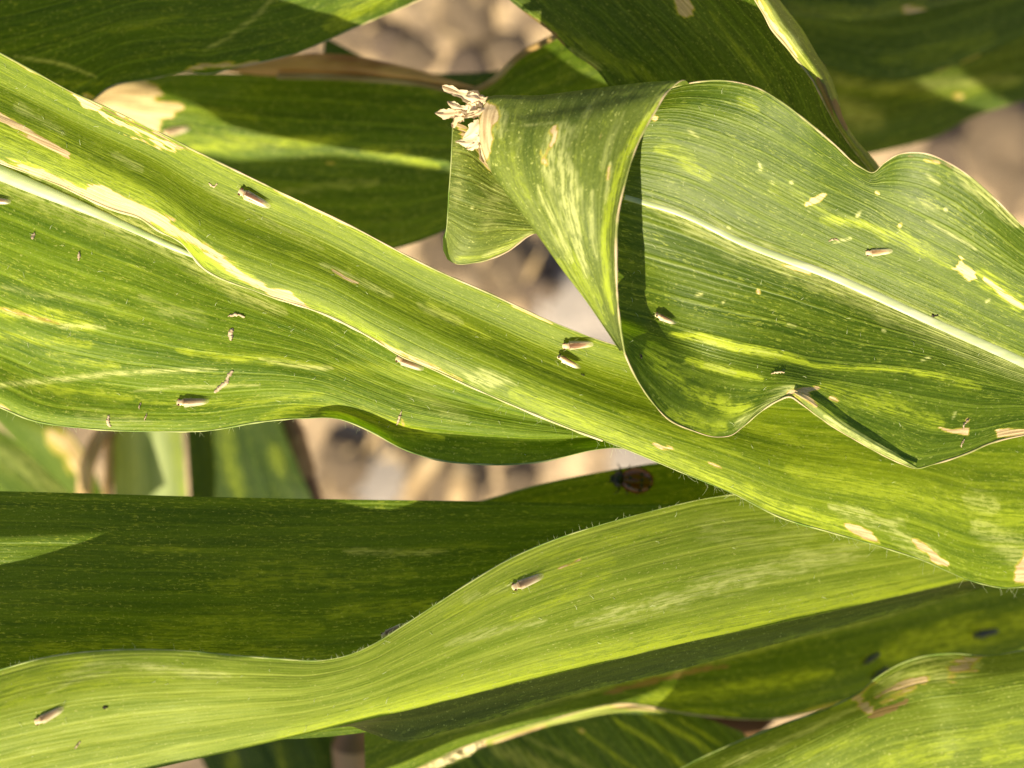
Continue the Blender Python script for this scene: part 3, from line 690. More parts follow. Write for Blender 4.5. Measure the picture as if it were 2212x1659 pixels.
f6b = [('necro','poly',[(1045,225),(1066,222),(1072,250),(1058,285),(1062,330),(1050,345),(1035,300),(1034,255)],6,.85,2),('pale','line',[(1060,225),(1085,250),(1080,300)],7,.6,2),('yel','line',[(1440,205),(1385,270),(1345,350),(1318,430),(1305,520),(1312,620),(1325,680)],10,1.1,.5),
       ('pale','line',[(1440,200),(1390,262)],5,.35),
       ('pale','line',[(1318,350),(1314,400),(1308,440)],4.2,.95,.6),('necro','line',[(1316,358),(1312,390)],3,.7,.6),
       ('pale','poly',[(1190,285),(1215,270),(1230,290),(1225,330),(1240,380),(1255,450),(1245,520),(1225,500),(1205,440),(1185,400),(1170,380),(1165,340)],18,.75,2.2),
       ('necro','line',[(1200,270),(1195,300),(1180,325),(1175,345)],7,.75,1.6),
       ('pale','line',[(1225,330),(1240,400),(1242,450),(1250,540),(1270,600)],8,.8,1.8),
       ('pale','line',[(1160,400),(1185,450),(1215,520),(1235,570)],7,.75,1.6),
       ('pale','line',[(1205,265),(1120,272)],2.2,.6,1),('pale','line',[(1052,290),(1050,330),(1060,370)],3,.7,1),('pale','line',[(1060,280),(1100,282)],2.4,.5,1),
       ('pale','line',[(1280,410),(1275,480),(1290,560)],5,.5,1.4),('yel','line',[(1205,560),(1250,620),(1310,700)],12,.6,1.4),
       ('pale','line',[(1290,215),(1260,260),(1240,300)],5,.35,1.6),('pale','line',[(1350,240),(1320,300),(1300,370)],5,.3,1.5),
       ('brown','line',[(1302,286),(1296,300)],4,.6,.8),('brown','line',[(1405,240),(1412,255)],4,.6,.8),('necro','line',[(1180,345),(1172,352)],8,.6,1.2),
       ('yel','line',[(1225,540),(1260,600),(1300,660)],10,.7,1.2),('pale','line',[(1125,290),(1118,340)],2.5,.6,1)]
s6b = surface('folded_tip', [F0, F1, F2, F3, F4, F5], [0, .17, .4, .66, .92, 1], m6b, L6, f6b, seed=62, rip=.18, step=3., vstep=2.6)
s6b[0]['label'] = 'tip of the leaf folded back over the blade'
rim(s6b[1], 'a', .00014, rim_m, L6, .03, 1.)
# flap behind
G0 = [(978,262,3.0),(1010,275,2.2),(1050,320,1.5),(1090,360,1)]
G1 = [(975,345,3.2),(1010,352,3.0),(1060,385,1.8),(1120,420,1)]
G2 = [(970,415,3.2),(1020,432,3.2),(1080,450,2),(1160,470,1)]
G3 = [(966,480,3.0),(1020,512,3.0),(1090,505,2),(1200,500,1)]
G4 = [(962,515,2.2),(980,568,1.8),(1026,567,1.8),(1095,544,1.4),(1140,511,1.0),(1215,480,.5)]
f6c = [('necro','line',[(985,268),(1015,295),(1045,340),(1062,372)],8,.85,2),('pale','line',[(1080,400),(1060,440),(1050,500)],22,.35,1.8),('pale','line',[(985,300),(990,380),(985,450)],10,.3,1.8),
       ('pale','line',[(1018,447),(1022,451)],4,1,.4),('pale','line',[(1040,555),(1100,535),(1150,500)],4,.7,.8),('yel','line',[(985,560),(1060,555),(1130,512)],6,.6,1)]
s6c = surface('back_flap', [G0, G1, G2, G3, G4], [0, .27, .5, .75, 1], m6b, L6, f6c, seed=63, rip=.12, step=3, vstep=2.6)
rim(s6c[1], 'b', .00011, rim_m, L6, .2, 1.); rim(s6c[1], 'l', .00009, rim_g, L6)
# small dark underside curl at the flap's lower left
dk = [W(*p) for p in [(963,495,2.2),(957,512,.6),(957,540,-.2),(966,560,-.4),(980,569,.6),(970,545,1.2)]]
tag(new_mesh('curled_underside', dk, [(0, 1, 2, 3, 4, 5)], m5, L6, False), None)
# torn, dried tip: crumpled scraps
dry_m = plain_mat('dry_tip', (.62, .48, .33), (.80, .68, .50), 300, .8, .4)
def scrap(outline, z, rise, seed, parent, name='dry_scrap', mat=None, rough=.28):
    xs = [p[0] for p in outline]; ys = [p[1] for p in outline]; st = 1.6
    gx = np.arange(min(xs), max(xs) + st, st); gy = np.arange(min(ys), max(ys) + st, st)
    X, Y = np.meshgrid(gx, gy); d = poly_sd(X, Y, outline) + 1.4 * fnoise(X/6, Y/6, seed, 2)
    Z = z + rough * 2.0 * fnoise(X/16, Y/16, seed+1, 2) + rise * (X - min(xs)) / max(1, max(xs) - min(xs))
    ny, nx = X.shape; idx = -np.ones(X.shape, int); V = []; F = []
    for j in range(ny):
        for i in range(nx):
            if d[j, i] < 1: idx[j, i] = len(V); V.append(W(X[j, i], Y[j, i], Z[j, i]))
    for j in range(ny-1):
        for i in range(nx-1):
            q = (idx[j, i], idx[j+1, i], idx[j+1, i+1], idx[j, i+1])
            if min(q) >= 0: F.append(q)
    o = new_mesh(name, V, F, mat or dry_m, parent)
    so = o.modifiers.new('thick', 'SOLIDIFY'); so.thickness = .00012
    return o
def shred(pts, wd, seed, curl=.6, mat=None, parent=L6, name='dry_shred'):
    r = random.Random(seed); n = 26; c = hermite(pts, n); V = []; F = []; m = 7; ph = r.uniform(0, 6)
    for i in range(n):
        t = i/(n-1); a = c[min(i+1, n-1)] - c[max(i-1, 0)]; nn = np.array([-a[1], a[0]]) / (np.hypot(a[0], a[1]) + 1e-6)
        prof = (1 - t**3.2)**.7 * (.75 + .25*math.sin(ph + t*9)) + .06
        for k in range(m):
            q = (k/(m-1))*2 - 1; jit = 1 + (.14*math.sin(ph*3 + t*27 + q*2) + .09*math.sin(t*57 + ph)) * abs(q)
            V.append(W(c[i, 0] + nn[0]*1.4*wd*prof*q*jit, c[i, 1] + nn[1]*1.4*wd*prof*q*jit, c[i, 2] + curl*(q*q - .4)*math.sin(ph + t*3.5) + .25*math.sin(q*5 + t*4)))
    for i in range(n-1):
        for k in range(m-1): F.append((i*m+k, i*m+k+1, (i+1)*m+k+1, (i+1)*m+k))
    return new_mesh(name, V, F, mat or dry_m, parent)
for k, (pts, wd, cu) in enumerate([
    ([(1050,226,7.2),(1020,212,7),(985,199,6.4),(955,186,6)], 12, .7), ([(1046,222,7.4),(1030,213,7.6),(1005,208,7.5)], 9, .5),
    ([(1030,236,7.2),(995,244,6.6),(965,246,6),(940,244,5.4)], 11, .8), ([(1010,238,7.4),(985,230,7),(966,219,6.2)], 7, .4),
    ([(1000,246,7),(985,262,6.2),(977,276,5.6)], 8, .5), ([(1048,240,7.6),(1042,262,7.8),(1022,284,7.4),(1000,300,7)], 13, .6),
    ([(1046,262,7.8),(1040,290,7.8),(1026,305,7.4),(984,306,6.6)], 11, .6), ([(1048,280,8),(1044,310,7.9),(1040,332,7.6),(1046,352,7.2)], 9, .5),
    ([(1052,236,7.8),(1030,246,8),(1008,252,7.8)], 6, .4), ([(1040,300,8),(1020,318,7.6),(1008,322,7.2)], 6, .4)]):
    shred(pts, wd, 70 + k, cu)

# ---- bright leaf along the bottom ------------------------------------------------
N8 = [(-400,1960,9),(-250,1910,9),(0,1840,9),(340,1745,8),(600,1680,6.5),(713,1642,5.8),(991,1573,2.2),(1234,1502,-1.8),(1481,1443,-5),(1687,1388,-9.8),(1895,1334,-15.5),(2093,1278,-21),(2300,1225,-27)]
m8 = leaf_mat('leaf_green_bright', dark=(.140, .208, .012), light=(.285, .350, .046), seed=31.2, chlor=.42, trans=.42, dust=.35, vein=.4, bump=.6)
L8 = leaf_root((900, 1450, 6), 'bright yellow green maize leaf running along the bottom with a glow painted along its lower fold')
E8 = [(-400,1560,11),(-250,1515,11.5),(0,1447,11),(100,1420,10.8),(200,1407,10.8),(300,1403,10.8),(400,1406,11),(500,1415,11),(600,1423,10),(700,1426,9),(750,1416,8.6),(800,1395,8),(870,1352,6.5),(950,1300,5),(1020,1255,3.6),(1100,1208,2),(1200,1165,0),(1300,1133,-2),(1400,1106,-4.5),(1520,1078,-8),(1700,1058,-13),(2000,1060,-20),(2300,1050,-27)]
M8 = [(-400,1840,12.5),(-250,1800,12.5),(0,1735,12.5),(340,1659,11.5),(600,1600,10),(780,1558,8.6),(900,1530,7.4),(1100,1480,5),(1300,1432,2),(1481,1388,-1.5),(1700,1342,-7),(1900,1296,-13),(2093,1253,-19),(2300,1208,-26)]

w1 = lerp_row(E8, M8, .3, [1.2, 1.6, .4, .8, .6, 0]); w2 = lerp_row(E8, M8, .65, [1.2, 1., .6, .8, .6, 0]); w3 = lerp_row(E8, M8, .9, [.5, .5, .4, .4, .3, 0])
f8 = [('yel','line',[(200,1715),(500,1628),(780,1552),(1100,1472),(1400,1400),(1700,1335),(2090,1248)],9,1.15,.3),  # yellow strokes paint the glow of light through the lower fold
      ('yel','line',[(600,1590),(1000,1490),(1300,1415),(1700,1318),(2000,1255)],26,.75,.6),
      ('pale','line',[(270,1435),(350,1442),(430,1455),(500,1462)],8,.7,1.2),('pale','line',[(130,1460),(200,1440),(280,1432)],8,.4,1.5),
      ('yel','line',[(-30,1500),(60,1475),(140,1440),(200,1425)],16,.7),('yel','line',[(0,1530),(120,1490),(260,1470),(400,1468)],8,.6),
      ('pale','line',[(960,1395),(1050,1370),(1120,1355),(1180,1340)],7,.6,1.2),
      ('pale','line',[(1240,1355),(1340,1325),(1440,1300),(1530,1265),(1650,1235),(1750,1210),(1850,1190)],13,.75,2),
      ('pale','line',[(1690,1215),(1790,1195),(1900,1180)],14,.6,2),('pale','line',[(1400,1300),(1500,1280),(1600,1260)],10,.5,1.4),
      ('yel','line',[(960,1330),(1060,1290),(1160,1255),(1270,1225),(1330,1215)],16,.6,1.8),('yel','line',[(1100,1340),(1180,1310),(1260,1270),(1320,1240)],9,.9,1),
      ('pale','line',[(1000,1300),(1040,1285)],8,.5,1.4),('yel','line',[(1100,1220),(1200,1205),(1320,1165),(1440,1140)],12,.6,1.5),
      ('pale','line',[(1040,1290),(1100,1265)],5,.4,1.5),('pale','line',[(1500,1130),(1620,1150),(1760,1150)],30,.3,1.8),
      ('necro','line',[(1205,1228),(1235,1218),(1255,1208)],3.5,.75,1),('pale','line',[(100,1500),(160,1470),(240,1450)],3,.5,1)]
s8 = surface('blade', [E8, w1, w2, w3, M8], [0, .3, .65, .9, 1], m8, L8, f8, seed=81, rip=.35)
rim(s8[1], 'a', .00008, rim_g, L8)
NS = [p for p in N8]
N8 = [(-400,1835,4),(-250,1796,4),(0,1728,4),(340,1653,3),(600,1594,2),(740,1563,1.5),(790,1580,2),(850,1600,3),(991,1573,2.2)] + N8[7:]
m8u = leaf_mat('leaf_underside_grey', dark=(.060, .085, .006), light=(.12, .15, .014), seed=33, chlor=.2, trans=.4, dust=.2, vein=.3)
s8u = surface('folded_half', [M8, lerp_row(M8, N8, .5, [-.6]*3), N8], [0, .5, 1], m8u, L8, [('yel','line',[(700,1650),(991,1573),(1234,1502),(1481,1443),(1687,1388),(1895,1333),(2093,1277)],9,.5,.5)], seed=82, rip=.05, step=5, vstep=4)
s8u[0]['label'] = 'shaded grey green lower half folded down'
hairs(s8[1], 'a', 90, .12, .72, L8, out=(-.1, 1), Lm=(.2, .8), seed=8)

surface_hairs(s8, 70, L8, 7)

# ---- wide shaded leaf at the lower left -------------------------------------------
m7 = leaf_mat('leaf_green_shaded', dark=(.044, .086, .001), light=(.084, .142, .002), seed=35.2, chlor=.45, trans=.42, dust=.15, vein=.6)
L7 = leaf_root((500, 1250, -5), 'wide shaded maize leaf at the lower left with one sunlit wedge at its left end')
A7 = [(-400,1052,-3),(-250,1056,-3),(0,1061,-3),(200,1066,-3.5),(400,1072,-4.5),(700,1078,-7),(1050,1083,-11),(1300,1088,-17),(1600,1090,-25),(1900,1110,-33)]
B7 = [(-400,1620,-4),(0,1600,-4),(400,1600,-6),(800,1580,-9),(1100,1500,-13),(1400,1380,-20),(1700,1280,-28),(1900,1240,-34)]
f7 = [('yel','line',[(450,1260),(600,1240),(760,1260),(900,1240)],22,.35,1.8),('yel','line',[(700,1330),(850,1310),(960,1300)],14,.5,1.4),('yel','line',[(300,1370),(500,1350),(700,1360)],20,.3,1.5),
      ('pale','line',[(740,1190),(850,1195),(970,1190)],5,.5,1.8),('yel','line',[(850,1195),(1000,1180),(1100,1180)],6,.3,1.5),('yel','line',[(0,1400),(300,1395),(700,1410)],16,.35,1.4)]
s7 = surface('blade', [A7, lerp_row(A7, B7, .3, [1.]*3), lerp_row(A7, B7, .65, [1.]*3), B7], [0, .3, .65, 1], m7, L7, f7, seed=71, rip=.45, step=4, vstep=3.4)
L7b = leaf_root((1300, 1060, -26), 'dark maize leaf edge under the ladybird, behind the wide shaded leaf')
A7b = [(850,1150,-26),(950,1105,-26),(1050,1080,-26),(1150,1051,-26),(1250,1029,-26),(1340,1013,-26.5),(1430,1000,-27),(1560,985,-29),(1750,980,-33)]
B7b = [(850,1300,-30),(1100,1280,-30),(1300,1260,-30),(1560,1240,-32),(1750,1230,-36)]
s7b = surface('blade', [A7b, lerp_row(A7b, B7b, .5, [.6]*3), B7b], [0, .5, 1], m7, L7b, [], seed=72, rip=.3, step=6, vstep=5)
rim(s7b[1], 'a', .0001, rim_g, L7b)

# ---- shaded leaf below the bright one ---------------------------------------------
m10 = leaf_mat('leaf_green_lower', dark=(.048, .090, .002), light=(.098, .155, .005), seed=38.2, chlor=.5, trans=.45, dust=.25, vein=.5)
L10 = leaf_root((1700, 1440, -34), 'shaded maize leaf under the bright bottom leaf, with a dark insect and insect shadow shapes on it')
A10 = [(786,1552,-22),(860,1525,-22.5),(1000,1480,-24),(1500,1350,-36),(2100,1210,-48),(2400,1150,-54)]
B10 = [(790,1720,-28),(880,1670,-28),(1000,1615,-29),(1200,1552,-30),(1338,1520,-31),(1481,1541,-34),(1583,1552,-37),(1670,1553,-40),(1739,1541,-42),(1854,1513,-46),(2000,1480,-50),(2400,1420,-56)]
f10 = [('pale','line',[(880,1600),(991,1573),(1234,1502),(1481,1443),(1687,1388),(1895,1333),(2093,1277)],6,.5,.6),('pale','line',[(1600,1380),(1800,1330),(1950,1295)],12,.3,.6),('yel','line',[(1380,1515),(1500,1500),(1640,1480),(1800,1450)],14,.9,.8),('yel','line',[(1350,1530),(1450,1535),(1600,1545)],7,.9,.6),
       ('yel','line',[(1900,1420),(2040,1380),(2212,1345),(2300,1330)],26,.8,1),('brown','line',[(1300,1500),(1400,1475),(1500,1450),(1580,1440)],8,.65,1),
       ('necro','line',[(1700,1551),(1760,1538),(1850,1512)],6,.7,1),('yel','line',[(1100,1530),(1300,1480),(1500,1430),(1750,1370)],12,.4,1)]
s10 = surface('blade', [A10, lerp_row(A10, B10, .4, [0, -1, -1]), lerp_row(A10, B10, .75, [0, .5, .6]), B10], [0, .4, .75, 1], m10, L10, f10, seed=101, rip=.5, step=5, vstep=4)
rim(s10[1], 'b', .00012, rim_m, L10)

# ---- leaf in the bottom right corner -----------------------------------------------
m11 = leaf_mat('leaf_green_corner', dark=(.085, .135, .008), light=(.170, .230, .022), seed=41.2, chlor=.5, trans=.40, dust=.4, vein=.5)
L11 = leaf_root((1950, 1560, -25), 'out of focus maize leaf in the bottom right corner with an orange brown scar')
A11 = [(1150,1860,-22.0),(1350,1740,-22.0),(1472,1659,-22.0),(1600,1600,-22.0),(1700,1562,-22.0),(1790,1530,-21.5),(1850,1500,-21.0),(1900,1460,-20.5),(1950,1432,-20.0),(2000,1417,-20.0),(2060,1412,-20.0),(2130,1417,-20.0),(2212,1405,-20.0),(2350,1380,-20.0),(2500,1360,-20.0)]
A11b = [(1250,1880,-19.0),(1420,1750,-19.0),(1569,1659,-19.0),(1700,1598,-18.5),(1800,1552,-18.0),(1861,1524,-18.0),(1920,1500,-18.0),(1980,1480,-18.0),(2040,1470,-17.5),(2100,1465,-17.5),(2212,1450,-17.5),(2350,1430,-18.0),(2500,1410,-18.0)]
B11 = [(1500,2150,-20.0),(1800,2080,-20.0),(2100,2000,-20.0),(2500,1900,-20.0)]
f11 = [('necro','line',[(1842,1512),(1862,1482),(1900,1452)],9,.9,2.4),('necro','poly',[(2040,1445),(2075,1425),(2110,1418),(2120,1432),(2090,1448),(2055,1462)],8,.7,2.4),('pale','line',[(1560,1656),(1680,1606),(1800,1552),(1860,1524)],5,.9,1.4),('brown','line',[(1875,1548),(1905,1545),(1940,1530)],7,.8,2),('pale','line',[(1890,1500),(1960,1460),(2040,1440),(2120,1432)],20,.6,2),('necro','line',[(1890,1508),(1950,1480),(2010,1462)],6,.7,2),('necro','line',[(1852,1500),(1862,1520),(1885,1540)],8,.8,1.4),('yel','line',[(1900,1655),(1990,1640),(2060,1625)],20,.7,1.6),('yel','line',[(2120,1640),(2212,1615)],16,.6,1.6),('yel','line',[(1700,1640),(1800,1610),(1880,1590)],8,.6,1.6),('brown','line',[(1885,1540),(1920,1532),(1965,1512)],8,.85,1),('necro','line',[(1850,1508),(1865,1525),(1880,1540)],6,.75,.8),
       ('necro','line',[(1900,1520),(1940,1500),(1980,1480)],7,.5,1),('yel','line',[(1950,1480),(2030,1440),(2080,1425)],12,.8),('necro','line',[(2060,1450),(2100,1430),(2130,1410)],6,.6,1),
       ('yel','line',[(1790,1530),(1860,1500),(1900,1462)],8,.7),('yel','line',[(1900,1640),(2000,1610),(2100,1590),(2212,1560)],14,.5),('pale','line',[(1580,1655),(1700,1600),(1830,1540)],5,.4),
       ('yel','line',[(1600,1640),(1750,1600)],6,.4),('pale','line',[(1980,1450),(2040,1430),(2100,1432)],14,.4,1.5)]
s11 = surface('blade', [A11, A11b, lerp_row(A11b, B11, .4, [1.5]*3), B11], [0, .10, .5, 1], m11, L11, f11, seed=111, rip=.6, step=5, vstep=4.5)

rim(s11[1], 'a', .00013, rim_g, L11)
# ---- leaf with the pale torn edge at the bottom centre -----------------------------
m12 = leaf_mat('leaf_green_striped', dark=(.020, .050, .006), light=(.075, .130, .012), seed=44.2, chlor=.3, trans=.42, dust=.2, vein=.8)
L12 = leaf_root((1300, 1600, -42), 'striped dark maize leaf at the bottom centre with a pale torn sunlit edge')
A12 = [(860,1690,-44),(930,1650,-44),(1010,1617,-43.5),(1200,1556,-42),(1330,1528,-41),(1420,1530,-41),(1500,1545,-42),(1600,1580,-43)]
B12 = [(1100,2000,-48),(1300,1960,-48),(1500,1900,-48),(1700,1850,-48),(1850,1820,-48)]
rowsA = hermite(A12, 9); rowsB = hermite(B12, 9)
rows12 = [[tuple(a), tuple(a*.6 + b*.4 + np.array([6, -8, 1.])), tuple(b)] for a, b in zip(rowsA, rowsB)]
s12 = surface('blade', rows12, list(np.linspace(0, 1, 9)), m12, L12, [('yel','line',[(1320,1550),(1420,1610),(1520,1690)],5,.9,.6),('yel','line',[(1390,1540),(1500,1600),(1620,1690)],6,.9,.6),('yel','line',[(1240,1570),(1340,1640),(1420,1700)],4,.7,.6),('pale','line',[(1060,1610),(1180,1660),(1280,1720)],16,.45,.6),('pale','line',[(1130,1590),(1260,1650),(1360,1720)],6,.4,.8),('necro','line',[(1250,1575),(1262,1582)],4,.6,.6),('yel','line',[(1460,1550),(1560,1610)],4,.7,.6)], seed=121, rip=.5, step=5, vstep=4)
TE = [(880,1668,-38),(925,1645,-37),(1000,1618,-36),(1012,1600,-35),(1060,1577,-34.5),(1100,1560,-34),(1160,1543,-34),(1220,1530,-34),(1310,1519,-34),(1380,1524,-35),(1440,1536,-38)]
TF = [(890,1680,-43),(940,1662,-42.5),(1000,1640,-42),(1030,1620,-42),(1080,1604,-41),(1120,1590,-41),(1180,1570,-40.5),(1240,1556,-40),(1320,1540,-39.5),(1385,1536,-40),(1440,1540,-40.5)]
m12b = leaf_mat('leaf_pale_edge', dark=(.24, .30, .06), light=(.44, .48, .16), seed=46, chlor=.6, trans=.4, dust=.3, vein=.5)
f12 = [('necro','line',[(870,1668),(1000,1618)],14,.95,.6),('necro','line',[(1010,1606),(1080,1572),(1160,1544)],7,.9,.6),('necro','line',[(1180,1540),(1310,1520),(1440,1534)],6,.9,.5),('necro','line',[(1010,1622),(1050,1606)],8,.95,.8),('necro','line',[(1060,1608),(1180,1566)],3.5,.9,.8)]
s12b = surface('torn_edge', [TE, lerp_row(TE, TF, .5, [.5]*3), TF], [0, .5, 1], m12b, L12, f12, seed=122, rip=.05, step=4, vstep=2.5)
s12b[0]['label'] = 'pale torn sunlit edge'
pale_m = plain_mat('bleached_scrap', (.50, .46, .24), (.78, .70, .46), 240, .7, .4)
scrap([(905,1662),(940,1645),(985,1626),(1008,1616),(1000,1603),(1030,1584),(1062,1580),(1050,1598),(1038,1612),(1015,1632),(985,1640),(950,1658)], -32, 1, 91, L12, 'torn_scrap', pale_m)
scrap([(1000,1616),(1016,1610),(1040,1604),(1030,1618),(1012,1630),(1004,1626)], -31, .5, 92, L12, 'torn_scrap', pale_m)
scrap([(790,1612),(840,1606),(900,1586),(880,1600),(840,1618),(800,1622)], -36, 0, 93, L12, 'torn_scrap', pale_m)
scrap([(850,1638),(880,1628),(905,1622),(900,1634),(868,1644)], -36, 0, 94, L12, 'torn_scrap', pale_m)

# ---- blurred leaves behind -----------------------------------------------------------
def far_leaf(A, B, label, mat, feats=(), lift=(1.5,), seed=5, name='maize_leaf', base=None):
    c = base or tuple((np.array(A[len(A)//2]) + np.array(B[len(B)//2])) / 2)
    r = leaf_root(c, label)
    s = surface('blade', [A, lerp_row(A, B, .35, [lift[0]]*3), lerp_row(A, B, .7, [lift[-1]]*3), B], [0, .35, .7, 1], mat, r, feats, seed=seed, rip=1.2, step=9, vstep=7)
    return r, s
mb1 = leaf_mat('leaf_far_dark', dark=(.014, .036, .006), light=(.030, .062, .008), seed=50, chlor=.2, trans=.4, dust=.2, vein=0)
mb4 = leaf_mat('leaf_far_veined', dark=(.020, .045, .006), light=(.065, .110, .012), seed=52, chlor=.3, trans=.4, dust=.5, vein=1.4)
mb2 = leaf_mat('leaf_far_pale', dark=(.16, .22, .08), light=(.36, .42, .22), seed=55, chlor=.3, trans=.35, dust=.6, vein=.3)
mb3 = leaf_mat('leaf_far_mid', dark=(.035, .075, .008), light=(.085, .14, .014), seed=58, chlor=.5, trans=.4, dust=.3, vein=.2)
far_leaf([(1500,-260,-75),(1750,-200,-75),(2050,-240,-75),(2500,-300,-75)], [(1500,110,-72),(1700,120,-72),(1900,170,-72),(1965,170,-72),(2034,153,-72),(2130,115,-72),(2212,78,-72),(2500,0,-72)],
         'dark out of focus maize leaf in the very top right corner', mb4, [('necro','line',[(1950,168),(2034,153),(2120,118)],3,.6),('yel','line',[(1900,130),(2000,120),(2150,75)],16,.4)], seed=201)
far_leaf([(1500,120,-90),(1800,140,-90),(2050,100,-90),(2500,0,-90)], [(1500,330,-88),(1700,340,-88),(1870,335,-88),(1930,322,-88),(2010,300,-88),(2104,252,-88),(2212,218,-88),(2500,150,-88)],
         'dark out of focus maize leaf in the top right corner, below the upper dark one', mb4, [('pale','poly',[(1805,212),(1850,215),(1905,245),(1900,275),(1850,280),(1820,260)],22,.6,.4),('pale','line',[(1700,150),(1900,190),(2212,170)],10,.4,1),('necro','line',[(2060,205),(2080,210)],10,.7),('yel','line',[(1800,190),(2000,205),(2212,180)],12,.35)], seed=202)  # first pale patch paints in a spot of sun on the blade
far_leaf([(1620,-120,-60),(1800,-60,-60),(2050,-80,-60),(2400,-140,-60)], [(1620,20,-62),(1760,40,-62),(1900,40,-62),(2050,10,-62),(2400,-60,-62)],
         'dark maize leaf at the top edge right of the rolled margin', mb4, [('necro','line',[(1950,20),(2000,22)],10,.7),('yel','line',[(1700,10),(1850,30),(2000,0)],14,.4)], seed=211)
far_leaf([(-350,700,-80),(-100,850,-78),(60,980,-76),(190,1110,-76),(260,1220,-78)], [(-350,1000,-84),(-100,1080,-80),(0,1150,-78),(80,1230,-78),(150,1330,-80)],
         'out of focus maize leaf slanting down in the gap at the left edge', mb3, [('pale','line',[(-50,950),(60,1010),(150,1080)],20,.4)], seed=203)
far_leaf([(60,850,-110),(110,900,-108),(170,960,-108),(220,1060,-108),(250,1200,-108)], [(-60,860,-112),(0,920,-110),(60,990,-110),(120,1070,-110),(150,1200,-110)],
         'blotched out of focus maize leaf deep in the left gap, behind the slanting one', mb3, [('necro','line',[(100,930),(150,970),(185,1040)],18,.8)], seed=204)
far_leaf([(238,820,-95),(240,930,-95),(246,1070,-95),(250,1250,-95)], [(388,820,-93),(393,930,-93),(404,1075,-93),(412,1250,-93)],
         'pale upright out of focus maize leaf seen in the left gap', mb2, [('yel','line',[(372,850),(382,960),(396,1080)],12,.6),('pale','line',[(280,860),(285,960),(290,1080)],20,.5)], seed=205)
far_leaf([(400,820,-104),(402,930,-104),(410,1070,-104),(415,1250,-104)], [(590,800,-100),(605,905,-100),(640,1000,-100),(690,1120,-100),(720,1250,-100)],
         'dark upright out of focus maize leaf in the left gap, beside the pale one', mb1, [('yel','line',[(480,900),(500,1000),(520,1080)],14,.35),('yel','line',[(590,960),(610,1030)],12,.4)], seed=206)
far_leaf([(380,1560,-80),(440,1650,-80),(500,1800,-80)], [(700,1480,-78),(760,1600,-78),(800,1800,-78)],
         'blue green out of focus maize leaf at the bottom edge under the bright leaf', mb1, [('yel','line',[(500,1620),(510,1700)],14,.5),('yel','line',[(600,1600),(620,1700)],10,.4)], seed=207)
far_leaf([(1340,1440,-66),(1460,1470,-66),(1600,1490,-66),(1740,1500,-66)], [(1340,1660,-68),(1440,1640,-68),(1530,1625,-68),(1610,1610,-68)],
         'dry brown leaf piece in the gap right of the pale torn edge', plain_mat('dry_brown_leaf', (.055, .026, .009), (.12, .06, .02), 60, .8, .3), seed=208)
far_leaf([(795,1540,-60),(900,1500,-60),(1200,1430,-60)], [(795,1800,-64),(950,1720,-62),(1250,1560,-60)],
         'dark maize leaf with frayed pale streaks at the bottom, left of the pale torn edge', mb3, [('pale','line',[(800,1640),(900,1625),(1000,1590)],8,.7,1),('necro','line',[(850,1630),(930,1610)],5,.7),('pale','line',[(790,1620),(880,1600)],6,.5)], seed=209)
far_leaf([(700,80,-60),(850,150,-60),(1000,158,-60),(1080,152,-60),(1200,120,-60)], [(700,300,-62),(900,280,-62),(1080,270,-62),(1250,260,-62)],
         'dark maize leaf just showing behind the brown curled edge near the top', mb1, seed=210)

# brown stems and the dry ring behind
stem_m = plain_mat('brown_stem', (.11, .055, .028), (.22, .12, .06), 120, .75, .0, stretch=(1, .2, 1))
sheath_m = plain_mat('brown_sheath', (.16, .09, .045), (.30, .18, .09), 90, .8)
def stem(pts, r, label, mat=stem_m, name='maize_stalk', cat='stalk'):
    root = empty(name, W(*pts[-1]), label, cat)
    c = hermite(pts, 40); P = [W(*p) for p in c]
    rr = [r * (1 + .10*math.sin(i*.5) + .25*math.exp(-((i-14)/2.)**2) + .25*math.exp(-((i-30)/2.)**2)) for i in range(40)]
    v, f = tube(P, rr, 14); new_mesh('stem', v, f, mat, root)
    sh = [P[i] for i in range(14, 22)]
    v, f = tube(sh, [r*1.35 - r*.03*i for i in range(8)], 14, False); new_mesh('sheath', v, f, sheath_m, root)
    return root
stem([(570,760,-104),(615,905,-106),(660,1040,-112),(720,1250,-122)], .0022, 'brown out of focus stem slanting down at the right end of the left gap')
stem([(764,1500,-70),(761,1600,-72),(752,1800,-78)], .0026, 'brown out of focus stem standing at the bottom edge')
ringm = plain_mat('dry_curl', (.42, .29, .14), (.68, .50, .28), 150, .7, .3)
pts = [(250,900,-92),(215,945,-92),(190,1000,-91),(182,1060,-91),(190,1150,-92)]
rt = empty('dry_leaf_curl', W(*pts[2]), 'tan dried leaf curl in the left gap beside the pale upright leaf', 'dried leaf')
c = hermite(pts, 40); V = []; F = []
for i, p in enumerate(c):
    for k in range(7):
        t = k/6*2 - 1; V.append(W(p[0] + t*17, p[1] + t*5, p[2] - 2.5*t*t))
for i in range(39):
    for k in range(6): F.append((i*7+k, i*7+k+1, i*7+k+8, i*7+k+7))
new_mesh('outer_strip', V, F, ringm, rt)
c = hermite([(262,900,-94),(238,950,-94),(236,1010,-94),(232,1080,-94),(230,1150,-94)], 40); V = []; F = []
for i, p in enumerate(c):
    for k in range(7):
        t = k/6*2 - 1; V.append(W(p[0] + t*10, p[1], p[2] - 2*t*t))
for i in range(39):
    for k in range(6): F.append((i*7+k, i*7+k+1, i*7+k+8, i*7+k+7))
new_mesh('inner_strip', V, F, ringm, rt)

